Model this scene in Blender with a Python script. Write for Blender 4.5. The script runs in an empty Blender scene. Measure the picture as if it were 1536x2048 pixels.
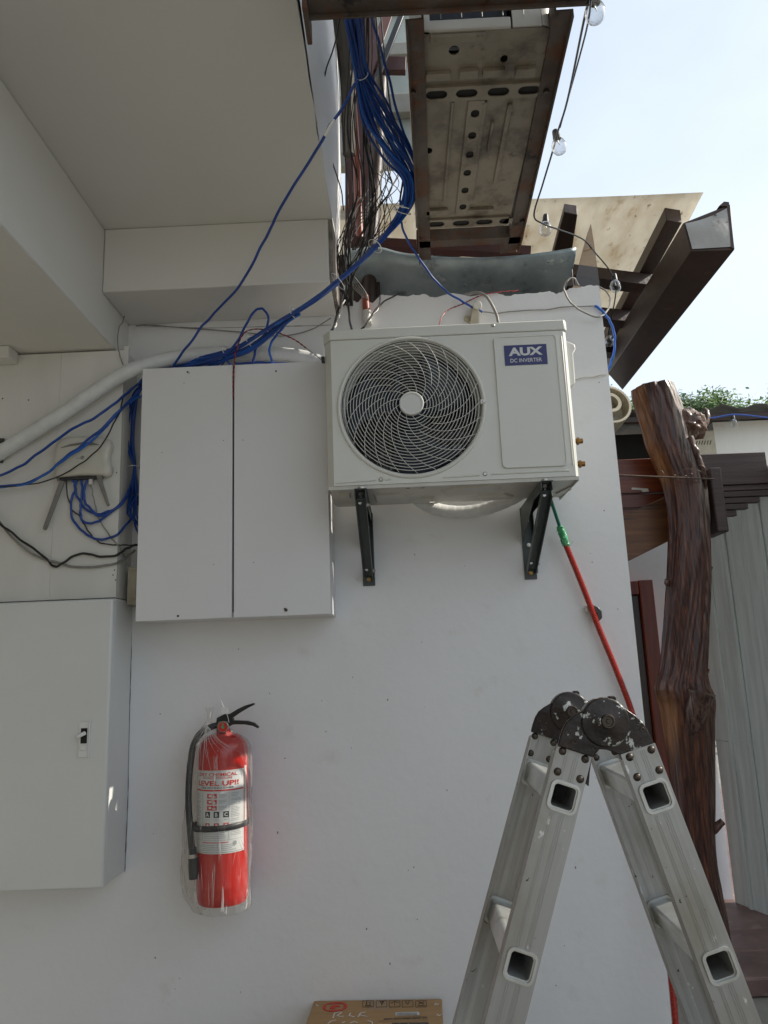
import bpy, math, random
from mathutils import Vector, Matrix, noise
random.seed(7)
S = bpy.context.scene
C = bpy.data.collections.new('scene'); S.collection.children.link(C)
PI = math.pi
# ---------------------------------------------------------------- camera
CAM = Vector((0, -2.72, 1.6)); FPX = 1500.0
ROT = Matrix.Rotation(math.radians(1.0), 3, 'Z') @ Matrix.Rotation(math.radians(101.6), 3, 'X') @ Matrix.Rotation(math.radians(-2.2), 3, 'Z')
cd = bpy.data.cameras.new('camera'); cam = bpy.data.objects.new('camera', cd); C.objects.link(cam)
cd.sensor_fit = 'VERTICAL'; cd.sensor_height = 36; cd.lens = 36 * FPX / 2048; cd.clip_start = .02; cd.clip_end = 500
cam.location = CAM; cam.rotation_euler = ROT.to_euler(); S.camera = cam
# ---------------------------------------------------------------- sky and sun
SUN_EL = math.radians(36); SUN_AZ = math.radians(3.0)      # sun stands to the right (+X), a touch behind the wall
sund = Vector((math.cos(SUN_EL)*math.cos(SUN_AZ), math.cos(SUN_EL)*math.sin(SUN_AZ), math.sin(SUN_EL)))
W = bpy.data.worlds.new('World'); S.world = W; W.use_nodes = True
nt = W.node_tree; nt.nodes.clear()
out = nt.nodes.new('ShaderNodeOutputWorld'); bg = nt.nodes.new('ShaderNodeBackground'); bg.inputs['Strength'].default_value = .13
sky = nt.nodes.new('ShaderNodeTexSky'); sky.sky_type = 'NISHITA'; sky.sun_disc = False
sky.sun_elevation = SUN_EL; sky.sun_rotation = PI/2 - SUN_AZ; sky.dust_density = 2.0
tc = nt.nodes.new('ShaderNodeTexCoord'); mp = nt.nodes.new('ShaderNodeMapping'); mp.inputs['Scale'].default_value = (1, 1, 2.2)
nz = nt.nodes.new('ShaderNodeTexNoise'); nz.inputs['Scale'].default_value = 1.6; nz.inputs['Detail'].default_value = 5
rp = nt.nodes.new('ShaderNodeMapRange'); rp.inputs[1].default_value = .35; rp.inputs[2].default_value = .7; rp.inputs[3].default_value = .62; rp.inputs[4].default_value = .95
mx = nt.nodes.new('ShaderNodeMixRGB'); mx.inputs[2].default_value = (5.5, 6.15, 6.9, 1)
L = nt.links
L.new(tc.outputs['Generated'], mp.inputs[0]); L.new(mp.outputs[0], nz.inputs[0]); L.new(nz.outputs[0], rp.inputs[0])
L.new(rp.outputs[0], mx.inputs[0]); L.new(sky.outputs[0], mx.inputs[1]); L.new(mx.outputs[0], bg.inputs[0]); L.new(bg.outputs[0], out.inputs[0])
sl = bpy.data.lights.new('sun', 'SUN'); sl.energy = 4.0; sl.angle = math.radians(.5); sl.color = (1, .93, .82)
so = bpy.data.objects.new('sun', sl); C.objects.link(so); so.rotation_euler = sund.to_track_quat('Z', 'Y').to_euler(); so.location = (6, 0, 8)
S.view_settings.view_transform = 'Standard'; S.view_settings.look = 'None'; S.view_settings.exposure = 0.45; S.view_settings.gamma = 1
S.view_settings.use_curve_mapping = False
S.cycles.max_bounces = 8; S.cycles.diffuse_bounces = 5; S.cycles.transparent_max_bounces = 16

# ---------------------------------------------------------------- helpers
def at(px, py, X=None, Y=None, Z=None):
    d = ROT @ Vector(((px-768)/FPX, -(py-1024)/FPX, -1))
    t = (X-CAM.x)/d.x if X is not None else (Y-CAM.y)/d.y if Y is not None else (Z-CAM.z)/d.z
    return CAM + d*t
def cr(pts, n=6):
    P = [Vector(p) for p in pts]
    if len(P) < 3 : return P
    P = [2*P[0]-P[1]] + P + [2*P[-1]-P[-2]]
    o = []
    for i in range(1, len(P)-2):
        a, b, c, d = P[i-1:i+3]
        for k in range(n):
            t = k/n
            o.append(.5*((2*b)+(c-a)*t+(2*a-5*b+4*c-d)*t*t+(3*b-a-3*c+d)*t**3))
    o.append(P[-2]); return o
def pxs(l, n=6): return cr([at(a, b, Y=c) for a, b, c in l], n)
class MB:
    def __init__(s): s.v = []; s.f = []
    def add(s, v, f):
        k = len(s.v); s.v += [Vector(p) for p in v]; s.f += [tuple(i+k for i in q) for q in f]; return s
    def box(s, a, b, M=None):
        x0, y0, z0 = a; x1, y1, z1 = b
        v = [Vector(p) for p in ((x0,y0,z0),(x1,y0,z0),(x1,y1,z0),(x0,y1,z0),(x0,y0,z1),(x1,y0,z1),(x1,y1,z1),(x0,y1,z1))]
        if M: v = [M @ p for p in v]
        return s.add(v, [(0,3,2,1),(4,5,6,7),(0,1,5,4),(1,2,6,5),(2,3,7,6),(3,0,4,7)])
    def beam(s, p0, p1, w, h, up=(0,0,1), off=(0,0)):
        p0 = Vector(p0); p1 = Vector(p1); d = (p1-p0).normalized(); r = d.cross(Vector(up)).normalized(); u = r.cross(d)
        v = []
        for p in (p0, p1):
            for a, b in ((-1,-1),(1,-1),(1,1),(-1,1)): v.append(p + r*(a*w/2+off[0]) + u*(b*h/2+off[1]))
        return s.add(v, [(0,1,2,3),(7,6,5,4),(0,4,5,1),(1,5,6,2),(2,6,7,3),(3,7,4,0)])
    def tube(s, pts, r, n=8, cap=True, rf=None):
        pts = [Vector(p) for p in pts]; N = len(pts); v = []; f = []
        t0 = (pts[1]-pts[0]).normalized(); a = t0.orthogonal().normalized()
        for i, p in enumerate(pts):
            t = (pts[min(i+1, N-1)]-pts[max(i-1, 0)])
            if t.length < 1e-9: t = t0
            t = t.normalized(); a = (a - t*a.dot(t)).normalized(); b = t.cross(a)
            rr = rf(i/(N-1)) if rf else r
            for k in range(n):
                q = 2*PI*k/n; v.append(p + (a*math.cos(q)+b*math.sin(q))*rr)
        for i in range(N-1):
            for k in range(n):
                f.append((i*n+k, i*n+(k+1) % n, (i+1)*n+(k+1) % n, (i+1)*n+k))
        if cap: f.append(tuple(range(n-1, -1, -1))); f.append(tuple(range((N-1)*n, N*n)))
        return s.add(v, f)
    def cyl(s, p0, p1, r0, r1=None, n=20): 
        r1 = r0 if r1 is None else r1
        return s.tube([p0, p1], r0, n, rf=lambda t: r0+(r1-r0)*t)
    def lathe(s, prof, O=(0,0,0), axis=(0,0,1), n=32, a0=0, a1=2*PI):
        O = Vector(O); ax = Vector(axis).normalized(); a = ax.orthogonal().normalized(); b = ax.cross(a); full = abs(a1-a0-2*PI) < 1e-6
        m = n if full else n+1; v = []; f = []
        for r, z in prof:
            for k in range(m):
                q = a0+(a1-a0)*k/n; v.append(O+ax*z+(a*math.cos(q)+b*math.sin(q))*r)
        for i in range(len(prof)-1):
            for k in range(n):
                k2 = (k+1) % m
                f.append((i*m+k, i*m+k2, (i+1)*m+k2, (i+1)*m+k))
        return s.add(v, f)
    def ring(s, O, axis, R, r, n=48, m=6):
        O = Vector(O); ax = Vector(axis).normalized(); a = ax.orthogonal().normalized(); b = ax.cross(a); v = []; f = []
        for i in range(n):
            q = 2*PI*i/n; d = a*math.cos(q)+b*math.sin(q)
            for j in range(m):
                w = 2*PI*j/m; v.append(O+d*(R+r*math.cos(w))+ax*r*math.sin(w))
        for i in range(n):
            for j in range(m): f.append((i*m+j, ((i+1) % n)*m+j, ((i+1) % n)*m+(j+1) % m, i*m+(j+1) % m))
        return s.add(v, f)
    def ball(s, O, r, n=14, sc=(1,1,1)):
        O = Vector(O); v = []; f = []
        for i in range(n+1):
            t = PI*i/n
            for k in range(n): q = 2*PI*k/n; v.append(O+Vector((r*math.sin(t)*math.cos(q)*sc[0], r*math.sin(t)*math.sin(q)*sc[1], r*math.cos(t)*sc[2])))
        for i in range(n):
            for k in range(n): f.append((i*n+k, (i+1)*n+k, (i+1)*n+(k+1) % n, i*n+(k+1) % n))
        return s.add(v, f)
    def prism(s, pts, dv):
        n = len(pts); dv = Vector(dv); v = [Vector(p) for p in pts]; v += [p+dv for p in v]
        f = [tuple(range(n-1, -1, -1)), tuple(range(n, 2*n))] + [(i, (i+1) % n, n+(i+1) % n, n+i) for i in range(n)]
        return s.add(v, f)
    def grid(s, fn, nu, nv):
        v = [fn(i/nu, j/nv) for i in range(nu+1) for j in range(nv+1)]
        return s.add(v, [(i*(nv+1)+j, (i+1)*(nv+1)+j, (i+1)*(nv+1)+j+1, i*(nv+1)+j+1) for i in range(nu) for j in range(nv)])
ORG = {}
def link(name, me, m, parent=None, org=None, bevel=0, ang=35, rec=True):
    o = bpy.data.objects.new(name, me); C.objects.link(o)
    if m is not None: me.materials.clear(); me.materials.append(m)
    if parent is not None:
        o.parent = parent; org = ORG.get(parent.name, Vector())
        me.transform(Matrix.Translation(-org)); ORG[o.name] = org
    else:
        if org is None:
            vs = [v.co for v in me.vertices]
            org = Vector(((min(v.x for v in vs)+max(v.x for v in vs))/2, (min(v.y for v in vs)+max(v.y for v in vs))/2, min(v.z for v in vs)))
        me.transform(Matrix.Translation(-org)); o.location = org; ORG[o.name] = org.copy()
    if rec:
        import bmesh
        bm = bmesh.new(); bm.from_mesh(me); bmesh.ops.recalc_face_normals(bm, faces=bm.faces); bm.to_mesh(me); bm.free()
    me.polygons.foreach_set('use_smooth', [True]*len(me.polygons)); me.set_sharp_from_angle(angle=math.radians(ang))
    if bevel:
        b = o.modifiers.new('bevel', 'BEVEL'); b.width = bevel; b.segments = 2; b.limit_method = 'ANGLE'; b.angle_limit = math.radians(40); b.harden_normals = False
    me.update(); return o
def build(name, mb, m, parent=None, bevel=0, label=None, cat=None, group=None, kind=None, ang=35, rec=True):
    me = bpy.data.meshes.new(name); me.from_pydata(mb.v, [], mb.f)
    o = link(name, me, m, parent, bevel=bevel, ang=ang, rec=rec)
    if label: o['label'] = label
    if cat: o['category'] = cat
    if group: o['group'] = group
    if kind: o['kind'] = kind
    return o
def thing(name, label, cat, loc=(0,0,0), group=None):
    o = bpy.data.objects.new(name, None); C.objects.link(o); o.location = loc; o.empty_display_size = .05
    o['label'] = label; o['category'] = cat
    if group: o['group'] = group
    ORG[o.name] = Vector(loc); return o
def copy_thing(o, delta, label=None):
    def rec(x, par):
        c = x.copy(); C.objects.link(c)
        if par: c.parent = par
        ORG[c.name] = ORG.get(x.name, Vector())
        for ch in [q for q in C.objects if q.parent == x]: rec(ch, c)
        return c
    c = rec(o, None); c.location = o.location + Vector(delta)
    if label: c['label'] = label
    return c
def curve_mesh(spl, ext):
    cu = bpy.data.curves.new('t', 'CURVE'); cu.dimensions = '2D'; cu.fill_mode = 'BOTH'; cu.extrude = ext/2
    for p in spl:
        sp = cu.splines.new('POLY'); sp.points.add(len(p)-1)
        for i, q in enumerate(p): sp.points[i].co = (q[0], q[1], 0, 1)
        sp.use_cyclic_u = True
    o = bpy.data.objects.new('t', cu); S.collection.objects.link(o)
    dg = bpy.context.evaluated_depsgraph_get(); dg.update()
    me = bpy.data.meshes.new_from_object(o.evaluated_get(dg)); bpy.data.objects.remove(o); bpy.data.curves.remove(cu); return me
def plate(name, spl, t, O, U, V, m, parent=None, bevel=0, **k):
    """outline plus holes, thickness t centred on the plane O + xU + yV"""
    me = curve_mesh(spl, t); O = Vector(O); U = Vector(U).normalized(); V = Vector(V).normalized(); N = U.cross(V)
    for v in me.vertices: v.co = O+U*v.co.x+V*v.co.y+N*v.co.z
    o = link(name, me, m, parent, bevel=bevel)
    for a, b in k.items(): o[a] = b
    return o
def circ(x, y, r, n=32, ry=None): return [(x+r*math.cos(2*PI*i/n), y+(ry or r)*math.sin(2*PI*i/n)) for i in range(n)]
def rrect(x0, y0, x1, y1, r, n=6):
    o = []
    for cx, cy, a in ((x1-r,y1-r,0),(x0+r,y1-r,PI/2),(x0+r,y0+r,PI),(x1-r,y0+r,1.5*PI)):
        for i in range(n+1): o.append((cx+r*math.cos(a+PI/2*i/n), cy+r*math.sin(a+PI/2*i/n)))
    return o
def text(s, h, fn, m, parent, width=None, bold=0.0, name='lettering', ext=0.0, center=True):
    """letters as flat geometry; fn maps (u,v) metres (v=0 at mid height) to 3D"""
    cu = bpy.data.curves.new('t', 'FONT'); cu.body = s; cu.size = 1; cu.fill_mode = 'FRONT'; cu.offset = bold; cu.resolution_u = 3
    o = bpy.data.objects.new('t', cu); S.collection.objects.link(o)
    dg = bpy.context.evaluated_depsgraph_get(); dg.update()
    me = bpy.data.meshes.new_from_object(o.evaluated_get(dg)); bpy.data.objects.remove(o); bpy.data.curves.remove(cu)
    xs = [v.co.x for v in me.vertices]; ys = [v.co.y for v in me.vertices]
    x0, x1, y0, y1 = min(xs), max(xs), min(ys), max(ys); k = h/(y1-y0); kx = width/(x1-x0) if width else k
    for v in me.vertices: v.co = fn((v.co.x-(x0+x1)/2)*kx, (v.co.y-(y0+y1)/2)*k)
    return link(name, me, m, parent, rec=False)
# ---------------------------------------------------------------- materials
def mk(name, c1, c2=None, sc=4, rough=.5, metal=0, bump=0, bsc=30, stretch=(1,1,1), lo=.35, hi=.65, det=5, spots=None, spot_sc=40, spot_th=.12, rvar=0, coat=0, extra=None):
    m = bpy.data.materials.new(name); m.use_nodes = True; n = m.node_tree; b = n.nodes['Principled BSDF']; l = n.links
    b.inputs['Roughness'].default_value = rough; b.inputs['Metallic'].default_value = metal; b.inputs['Base Color'].default_value = (*c1, 1)
    if coat: b.inputs['Coat Weight'].default_value = coat; b.inputs['Coat Roughness'].default_value = .15
    tcn = n.nodes.new('ShaderNodeNewGeometry'); mpn = n.nodes.new('ShaderNodeMapping'); mpn.inputs['Scale'].default_value = stretch
    tcn2 = n.nodes.new('ShaderNodeTexCoord'); l.new(tcn2.outputs['Object'], mpn.inputs[0])
    col = None
    if c2:
        t = n.nodes.new('ShaderNodeTexNoise'); t.inputs['Scale'].default_value = sc; t.inputs['Detail'].default_value = det; t.inputs['Roughness'].default_value = .6
        l.new(mpn.outputs[0], t.inputs[0]); r = n.nodes.new('ShaderNodeMapRange'); r.inputs[1].default_value = lo; r.inputs[2].default_value = hi
        l.new(t.outputs[0], r.inputs[0]); x = n.nodes.new('ShaderNodeMixRGB'); x.inputs[1].default_value = (*c1, 1); x.inputs[2].default_value = (*c2, 1)
        l.new(r.outputs[0], x.inputs[0]); col = x.outputs[0]
        if rvar:
            rr = n.nodes.new('ShaderNodeMapRange'); rr.inputs[3].default_value = rough; rr.inputs[4].default_value = min(1, rough+rvar); l.new(r.outputs[0], rr.inputs[0]); l.new(rr.outputs[0], b.inputs['Roughness'])
    for sp in (spots or []):
        scol, ssc, lo2, hi2 = sp
        t = n.nodes.new('ShaderNodeTexNoise'); t.inputs['Scale'].default_value = ssc; t.inputs['Detail'].default_value = 7; t.inputs['Roughness'].default_value = .65
        l.new(mpn.outputs[0], t.inputs[0]); r = n.nodes.new('ShaderNodeMapRange'); r.inputs[1].default_value = lo2; r.inputs[2].default_value = hi2; l.new(t.outputs[0], r.inputs[0])
        x = n.nodes.new('ShaderNodeMixRGB'); l.new(r.outputs[0], x.inputs[0])
        if col is not None: l.new(col, x.inputs[1])
        else: x.inputs[1].default_value = (*c1, 1)
        x.inputs[2].default_value = (*scol, 1); col = x.outputs[0]
    if col is not None: l.new(col, b.inputs['Base Color'])
    if bump:
        t = n.nodes.new('ShaderNodeTexNoise'); t.inputs['Scale'].default_value = bsc; t.inputs['Detail'].default_value = 6; l.new(mpn.outputs[0], t.inputs[0])
        bp = n.nodes.new('ShaderNodeBump'); bp.inputs['Strength'].default_value = bump; bp.inputs['Distance'].default_value = .01; l.new(t.outputs[0], bp.inputs['Height']); l.new(bp.outputs[0], b.inputs['Normal'])
    if extra: extra(m, n, b, l)
    return m
def glassy(name, col, fac, rough=.05, emit=None, ior=1.45, spec=1.0):
    """thin clear film or bulb glass: mostly see-through, with a fresnel sheen"""
    m = bpy.data.materials.new(name); m.use_nodes = True; n = m.node_tree; l = n.links; n.nodes.clear()
    o = n.nodes.new('ShaderNodeOutputMaterial'); t = n.nodes.new('ShaderNodeBsdfTransparent'); t.inputs[0].default_value = (*col, 1)
    g = n.nodes.new('ShaderNodeBsdfGlossy'); g.inputs['Roughness'].default_value = rough; g.inputs[0].default_value = (spec, spec, spec, 1)
    lw = n.nodes.new('ShaderNodeLayerWeight'); lw.inputs[0].default_value = fac; mxs = n.nodes.new('ShaderNodeMixShader')
    l.new(lw.outputs['Facing'], mxs.inputs[0]); l.new(t.outputs[0], mxs.inputs[1]); l.new(g.outputs[0], mxs.inputs[2]); l.new(mxs.outputs[0], o.inputs[0])
    return m
M = {}
M['wall'] = mk('wall_paint', (.78,.78,.785), (.74,.74,.74), sc=1.3, rough=.5, bump=.16, bsc=24, spots=[((.68,.67,.65), 9, .60, .80), ((.45,.42,.38), 55, .735, .76), ((.36,.33,.30), 30, .76, .78)])
M['ceil'] = mk('ceiling_paint', (.72,.705,.67), (.67,.655,.62), sc=1.0, rough=.7, bump=.06, bsc=8)
M['wall_warm'] = mk('aged_white_paint', (.71,.70,.66), (.63,.62,.58), sc=2.0, rough=.6, bump=.1, bsc=16, stretch=(2,2,.5), spots=[((.33,.31,.27), 18, .70, .8)])
M['brk'] = mk('broken_plaster', (.30,.27,.24), (.14,.12,.11), sc=25, rough=.95, bump=.6, bsc=60)
M['cab'] = mk('cabinet_laminate', (.75,.745,.75), (.71,.705,.71), sc=1.2, rough=.42, bump=.03, bsc=20, spots=[((.3,.29,.28), 34, .76, .80)])
M['elec'] = mk('powder_coated_metal', (.70,.71,.69), (.66,.67,.65), sc=2, rough=.35, bump=.05, bsc=150)
M['dark'] = mk('black_gap', (.012,.011,.010), rough=.8)  # flat black for open joints and for shade inside holes and slots
M['ac'] = mk('ac_paint', (.66,.66,.61), (.63,.63,.575), sc=3, rough=.38, bump=.02, bsc=90)
M['acpan'] = mk('ac_base_pan', (.60,.58,.52), (.46,.44,.39), sc=6, rough=.32, bump=.05, bsc=30)
M['grille'] = mk('grille_wire', (.62,.62,.585), rough=.35)
M['fan'] = mk('fan_plastic', (.012,.02,.035), (.02,.03,.05), sc=12, rough=.35)
def fins(m, n, b, l):
    t = n.nodes.new('ShaderNodeTexCoord'); mp_ = n.nodes.new('ShaderNodeMapping'); mp_.inputs['Scale'].default_value = (14, 1, 1); l.new(t.outputs['Object'], mp_.inputs[0])
    w = n.nodes.new('ShaderNodeTexNoise'); w.inputs['Scale'].default_value = 9; l.new(mp_.outputs[0], w.inputs[0])
    r = n.nodes.new('ShaderNodeMapRange'); r.inputs[1].default_value = .42; r.inputs[2].default_value = .62; l.new(w.outputs[0], r.inputs[0])
    x = n.nodes.new('ShaderNodeMixRGB'); x.inputs[1].default_value = (.012,.012,.012,1); x.inputs[2].default_value = (.20,.20,.19,1); l.new(r.outputs[0], x.inputs[0]); l.new(x.outputs[0], b.inputs['Base Color'])
M['fins'] = mk('coil_fins', (.2,.2,.2), rough=.4, metal=.3, extra=fins)
M['badge'] = mk('badge_blue', (.018,.020,.13), rough=.35)
M['white'] = mk('white_plastic', (.74,.74,.72), rough=.4)
M['print_w'] = mk('white_print', (.62,.63,.63), rough=.5)
M['green_steel'] = mk('dark_green_steel', (.035,.048,.045), (.05,.062,.058), sc=12, rough=.38, bump=.05, bsc=60)
M['zinc'] = mk('zinc_bolt', (.55,.54,.50), (.4,.38,.33), sc=60, rough=.35, metal=.9)
M['brass'] = mk('brass', (.36,.20,.06), (.22,.12,.04), sc=60, rough=.35, metal=.9)
def legcoord(m, n, b, l):
    # drawing lines run along each leg: every rail stores its own lengthwise coordinates
    a_ = n.nodes.new('ShaderNodeAttribute'); a_.attribute_name = 'lc'
    mp1 = n.nodes.new('ShaderNodeMapping'); mp1.inputs['Scale'].default_value = (150, 150, 1.3); l.new(a_.outputs['Vector'], mp1.inputs[0])
    t = n.nodes.new('ShaderNodeTexNoise'); t.inputs['Scale'].default_value = 1.0; t.inputs['Detail'].default_value = 4; l.new(mp1.outputs[0], t.inputs[0])
    mp2 = n.nodes.new('ShaderNodeMapping'); mp2.inputs['Scale'].default_value = (1, 1, .45); l.new(a_.outputs['Vector'], mp2.inputs[0])
    c1 = n.nodes.new('ShaderNodeMixRGB'); c1.inputs[1].default_value = (.33,.33,.32,1); c1.inputs[2].default_value = (.46,.46,.45,1); l.new(t.outputs[0], c1.inputs[0]); prev = c1.outputs[0]
    for col, sc_, lo2, hi2, src in (((.27,.25,.20), 5, .50, .72, mp2), ((.66,.66,.64), 34, .64, .67, mp2), ((.05,.045,.04), 44, .665, .69, a_)):
        q = n.nodes.new('ShaderNodeTexNoise'); q.inputs['Scale'].default_value = sc_; q.inputs['Detail'].default_value = 6; q.inputs['Roughness'].default_value = .62; l.new(src.outputs['Vector'], q.inputs[0])
        g_ = n.nodes.new('ShaderNodeMapRange'); g_.inputs[1].default_value = lo2; g_.inputs[2].default_value = hi2; l.new(q.outputs[0], g_.inputs[0])
        x = n.nodes.new('ShaderNodeMixRGB'); l.new(g_.outputs[0], x.inputs[0]); l.new(prev, x.inputs[1]); x.inputs[2].default_value = (*col, 1); prev = x.outputs[0]
    l.new(prev, b.inputs['Base Color'])
    rr = n.nodes.new('ShaderNodeMapRange'); rr.inputs[3].default_value = .30; rr.inputs[4].default_value = .52; l.new(t.outputs[0], rr.inputs[0]); l.new(rr.outputs[0], b.inputs['Roughness'])
    bp = n.nodes.new('ShaderNodeBump'); bp.inputs['Strength'].default_value = .12; bp.inputs['Distance'].default_value = .002; l.new(t.outputs[0], bp.inputs['Height']); l.new(bp.outputs[0], b.inputs['Normal'])
M['alu'] = mk('ladder_aluminium', (.4,.4,.4), rough=.40, metal=.6, extra=legcoord)
M['rung'] = mk('rung_aluminium', (.62,.63,.62), (.46,.47,.44), sc=14, rough=.32, metal=.6, spots=[((.30,.27,.22), 22, .62, .75)])
M['hinge'] = mk('hinge_paint', (.012,.009,.0075), (.026,.016,.012), sc=14, rough=.33, metal=.2, bump=.35, bsc=35, spots=[((.10,.055,.03), 22, .58, .70), ((.46,.47,.44), 34, .572, .592)])
M['rivet'] = mk('rivet_dark', (.05,.042,.034), (.09,.07,.055), sc=40, rough=.4, metal=.6)
M['blue'] = mk('blue_cable', (.008,.062,.33), (.006,.045,.24), sc=20, rough=.38)
M['blueL'] = mk('blue_cable_bright', (.012,.11,.46), rough=.35)
M['black'] = mk('black_cable', (.012,.012,.012), rough=.4)
M['grey'] = mk('grey_cable', (.27,.26,.24), (.2,.19,.17), sc=30, rough=.5)
M['whitec'] = mk('white_cable', (.62,.61,.57), (.5,.48,.43), sc=20, rough=.5)
M['redc'] = mk('red_wire', (.42,.015,.012), rough=.35)
M['redhose'] = mk('red_corrugated', (.36,.022,.010), rough=.25, coat=.4)
M['green'] = mk('green_cable', (.005,.13,.085), rough=.4)
M['tape_g'] = mk('green_tape', (.03,.26,.10), (.10,.42,.20), sc=50, rough=.3, bump=.5, bsc=80)
M['wrap'] = mk('white_wrap_tape', (.70,.71,.70), (.60,.61,.60), sc=18, rough=.42, bump=.15, bsc=30, spots=[((.42,.41,.38), 9, .62, .8)])
M['router'] = mk('router_plastic', (.60,.585,.52), (.54,.52,.45), sc=6, rough=.28)
M['antenna'] = mk('antenna_grey', (.17,.165,.15), (.23,.22,.20), sc=8, rough=.3)
M['grey_print'] = mk('grey_print', (.2,.2,.2), rough=.6)
M['beige'] = mk('aged_beige_plastic', (.42,.38,.29), (.34,.30,.22), sc=14, rough=.5)
M['red'] = mk('extinguisher_red', (.50,.010,.004), (.44,.008,.003), sc=5, rough=.28, coat=.5)
M['label'] = mk('label_paper', (.66,.67,.66), (.62,.63,.62), sc=10, rough=.4)
M['print_r'] = mk('red_print', (.55,.03,.02), rough=.5)
M['print_k'] = mk('black_print', (.02,.02,.022), rough=.5)
M['print_g'] = mk('grey_print_lines', (.30,.31,.32), rough=.6)
M['rubber'] = mk('black_rubber', (.022,.022,.024), (.035,.035,.036), sc=30, rough=.45)
M['card'] = mk('cardboard', (.42,.26,.12), (.37,.225,.10), sc=4, rough=.75, bump=.05, bsc=40, stretch=(1,8,1))
M['card_dk'] = mk('cardboard_tape', (.33,.21,.10), rough=.35)
M['chalk'] = mk('white_marker', (.72,.70,.66), rough=.6)
M['steel'] = mk('rusty_steel', (.13,.105,.09), (.07,.048,.036), sc=7, rough=.62, metal=.15, bump=.25, bsc=50, spots=[((.12,.048,.022), 6, .50, .62), ((.20,.075,.028), 16, .60, .70), ((.02,.017,.015), 9, .58, .66)])
M['oldac'] = mk('weathered_ac_sheet', (.29,.25,.195), (.17,.14,.105), sc=5, rough=.5, bump=.2, bsc=30, spots=[((.07,.05,.035), 5, .50, .66), ((.05,.035,.025), 13, .60, .72), ((.20,.09,.035), 20, .66, .74)])
M['oldac_white'] = mk('old_ac_case', (.58,.57,.53), (.48,.47,.42), sc=3, rough=.45, spots=[((.25,.21,.16), 8, .66, .8)])
M['galv'] = mk('galvanised_sheet', (.38,.44,.46), (.21,.26,.28), sc=5, rough=.42, metal=.35, bump=.08, bsc=20, stretch=(1,1,1), spots=[((.08,.09,.09), 11, .58, .75), ((.50,.54,.54), 18, .62, .70), ((.05,.05,.045), 30, .66, .70)])
M['darkwood'] = mk('dark_timber', (.028,.016,.012), (.05,.028,.020), sc=9, rough=.5, bump=.25, bsc=30, stretch=(1,.15,1))
M['boxbeam'] = mk('dark_painted_beam', (.040,.024,.020), (.065,.037,.026), sc=4, rough=.5, bump=.12, bsc=40, spots=[((.16,.09,.05), 9, .62, .75)])
M['endcap'] = mk('weathered_grey_cap', (.46,.46,.45), (.36,.355,.34), sc=6, rough=.6, bump=.3, bsc=25, spots=[((.03,.028,.025), 9, .60, .68)])
M['maroon'] = mk('maroon_paint', (.075,.018,.012), (.05,.014,.010), sc=8, rough=.5, bump=.1, bsc=40)
M['lit_timber'] = mk('timber_lit_red', (.20,.045,.014), (.11,.024,.010), sc=5, rough=.33, bump=.15, bsc=40, stretch=(.25,3,6), spots=[((.05,.018,.012), 6, .58, .7)])  # pergola timber with the reddish light put into its colour
M['purplewood'] = mk('brown_stained_timber', (.085,.054,.048), (.048,.031,.028), sc=6, rough=.5, bump=.35, bsc=50, stretch=(.2,3,8))
M['plankwood'] = mk('brown_plank', (.20,.085,.030), (.10,.040,.016), sc=5, rough=.45, bump=.2, bsc=40, stretch=(.3,3,6), spots=[((.02,.014,.012), 4, .56, .7)])
M['board'] = mk('grey_green_board', (.52,.545,.50), (.41,.43,.395), sc=5, rough=.65, bump=.15, bsc=30, stretch=(6,6,.35), spots=[((.38,.39,.37), 7, .6, .75)])
M['doorwood'] = mk('red_door_frame', (.22,.035,.012), (.13,.022,.010), sc=6, rough=.35, stretch=(6,6,.5))
M['doordark'] = mk('dark_door_panel', (.03,.013,.009), (.05,.02,.012), sc=6, rough=.3, stretch=(6,6,.5))
M['greenwall'] = mk('pale_green_wall', (.40,.44,.41), (.33,.36,.33), sc=3, rough=.7, spots=[((.28,.17,.09), 10, .64, .75)])
M['ledge'] = mk('stained_ledge', (.34,.33,.29), (.26,.25,.21), sc=5, rough=.7, spots=[((.25,.12,.04), 9, .58, .7)])
M['orange'] = mk('orange_pipe', (.30,.065,.03), (.22,.05,.025), sc=6, rough=.45)
M['post'] = mk('grimy_post', (.075,.064,.053), (.035,.03,.026), sc=5, rough=.75, bump=.4, bsc=30, stretch=(2,2,.5))
M['lampb'] = mk('cream_plastic', (.55,.50,.38), (.45,.40,.30), sc=14, rough=.4)
M['roofdk'] = mk('corrugated_underside', (.22,.23,.22), (.15,.155,.15), sc=4, rough=.7)
M['leaf'] = mk('tree_leaves', (.07,.15,.02), (.13,.22,.03), sc=3, rough=.55)
M['leaf2'] = mk('tree_leaves_dark', (.045,.10,.02), (.08,.15,.03), sc=3, rough=.55)
M['bark'] = mk('bark', (.08,.06,.045), rough=.9)
M['concrete'] = mk('concrete_ground', (.27,.255,.22), (.18,.17,.145), sc=2.5, rough=.85, bump=.6, bsc=14, spots=[((.12,.11,.095), 6, .62, .72)])
M['redfloor'] = mk('worn_red_floor', (.20,.13,.115), (.13,.075,.065), sc=4, rough=.5, bump=.1, bsc=30, spots=[((.30,.25,.23), 5, .56, .72)])
M['wire'] = mk('rusty_wire', (.09,.06,.045), (.16,.11,.08), sc=40, rough=.5, metal=.5)
M['bulb'] = glassy('bulb_glass', (.86,.87,.88), .28, .03)
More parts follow.
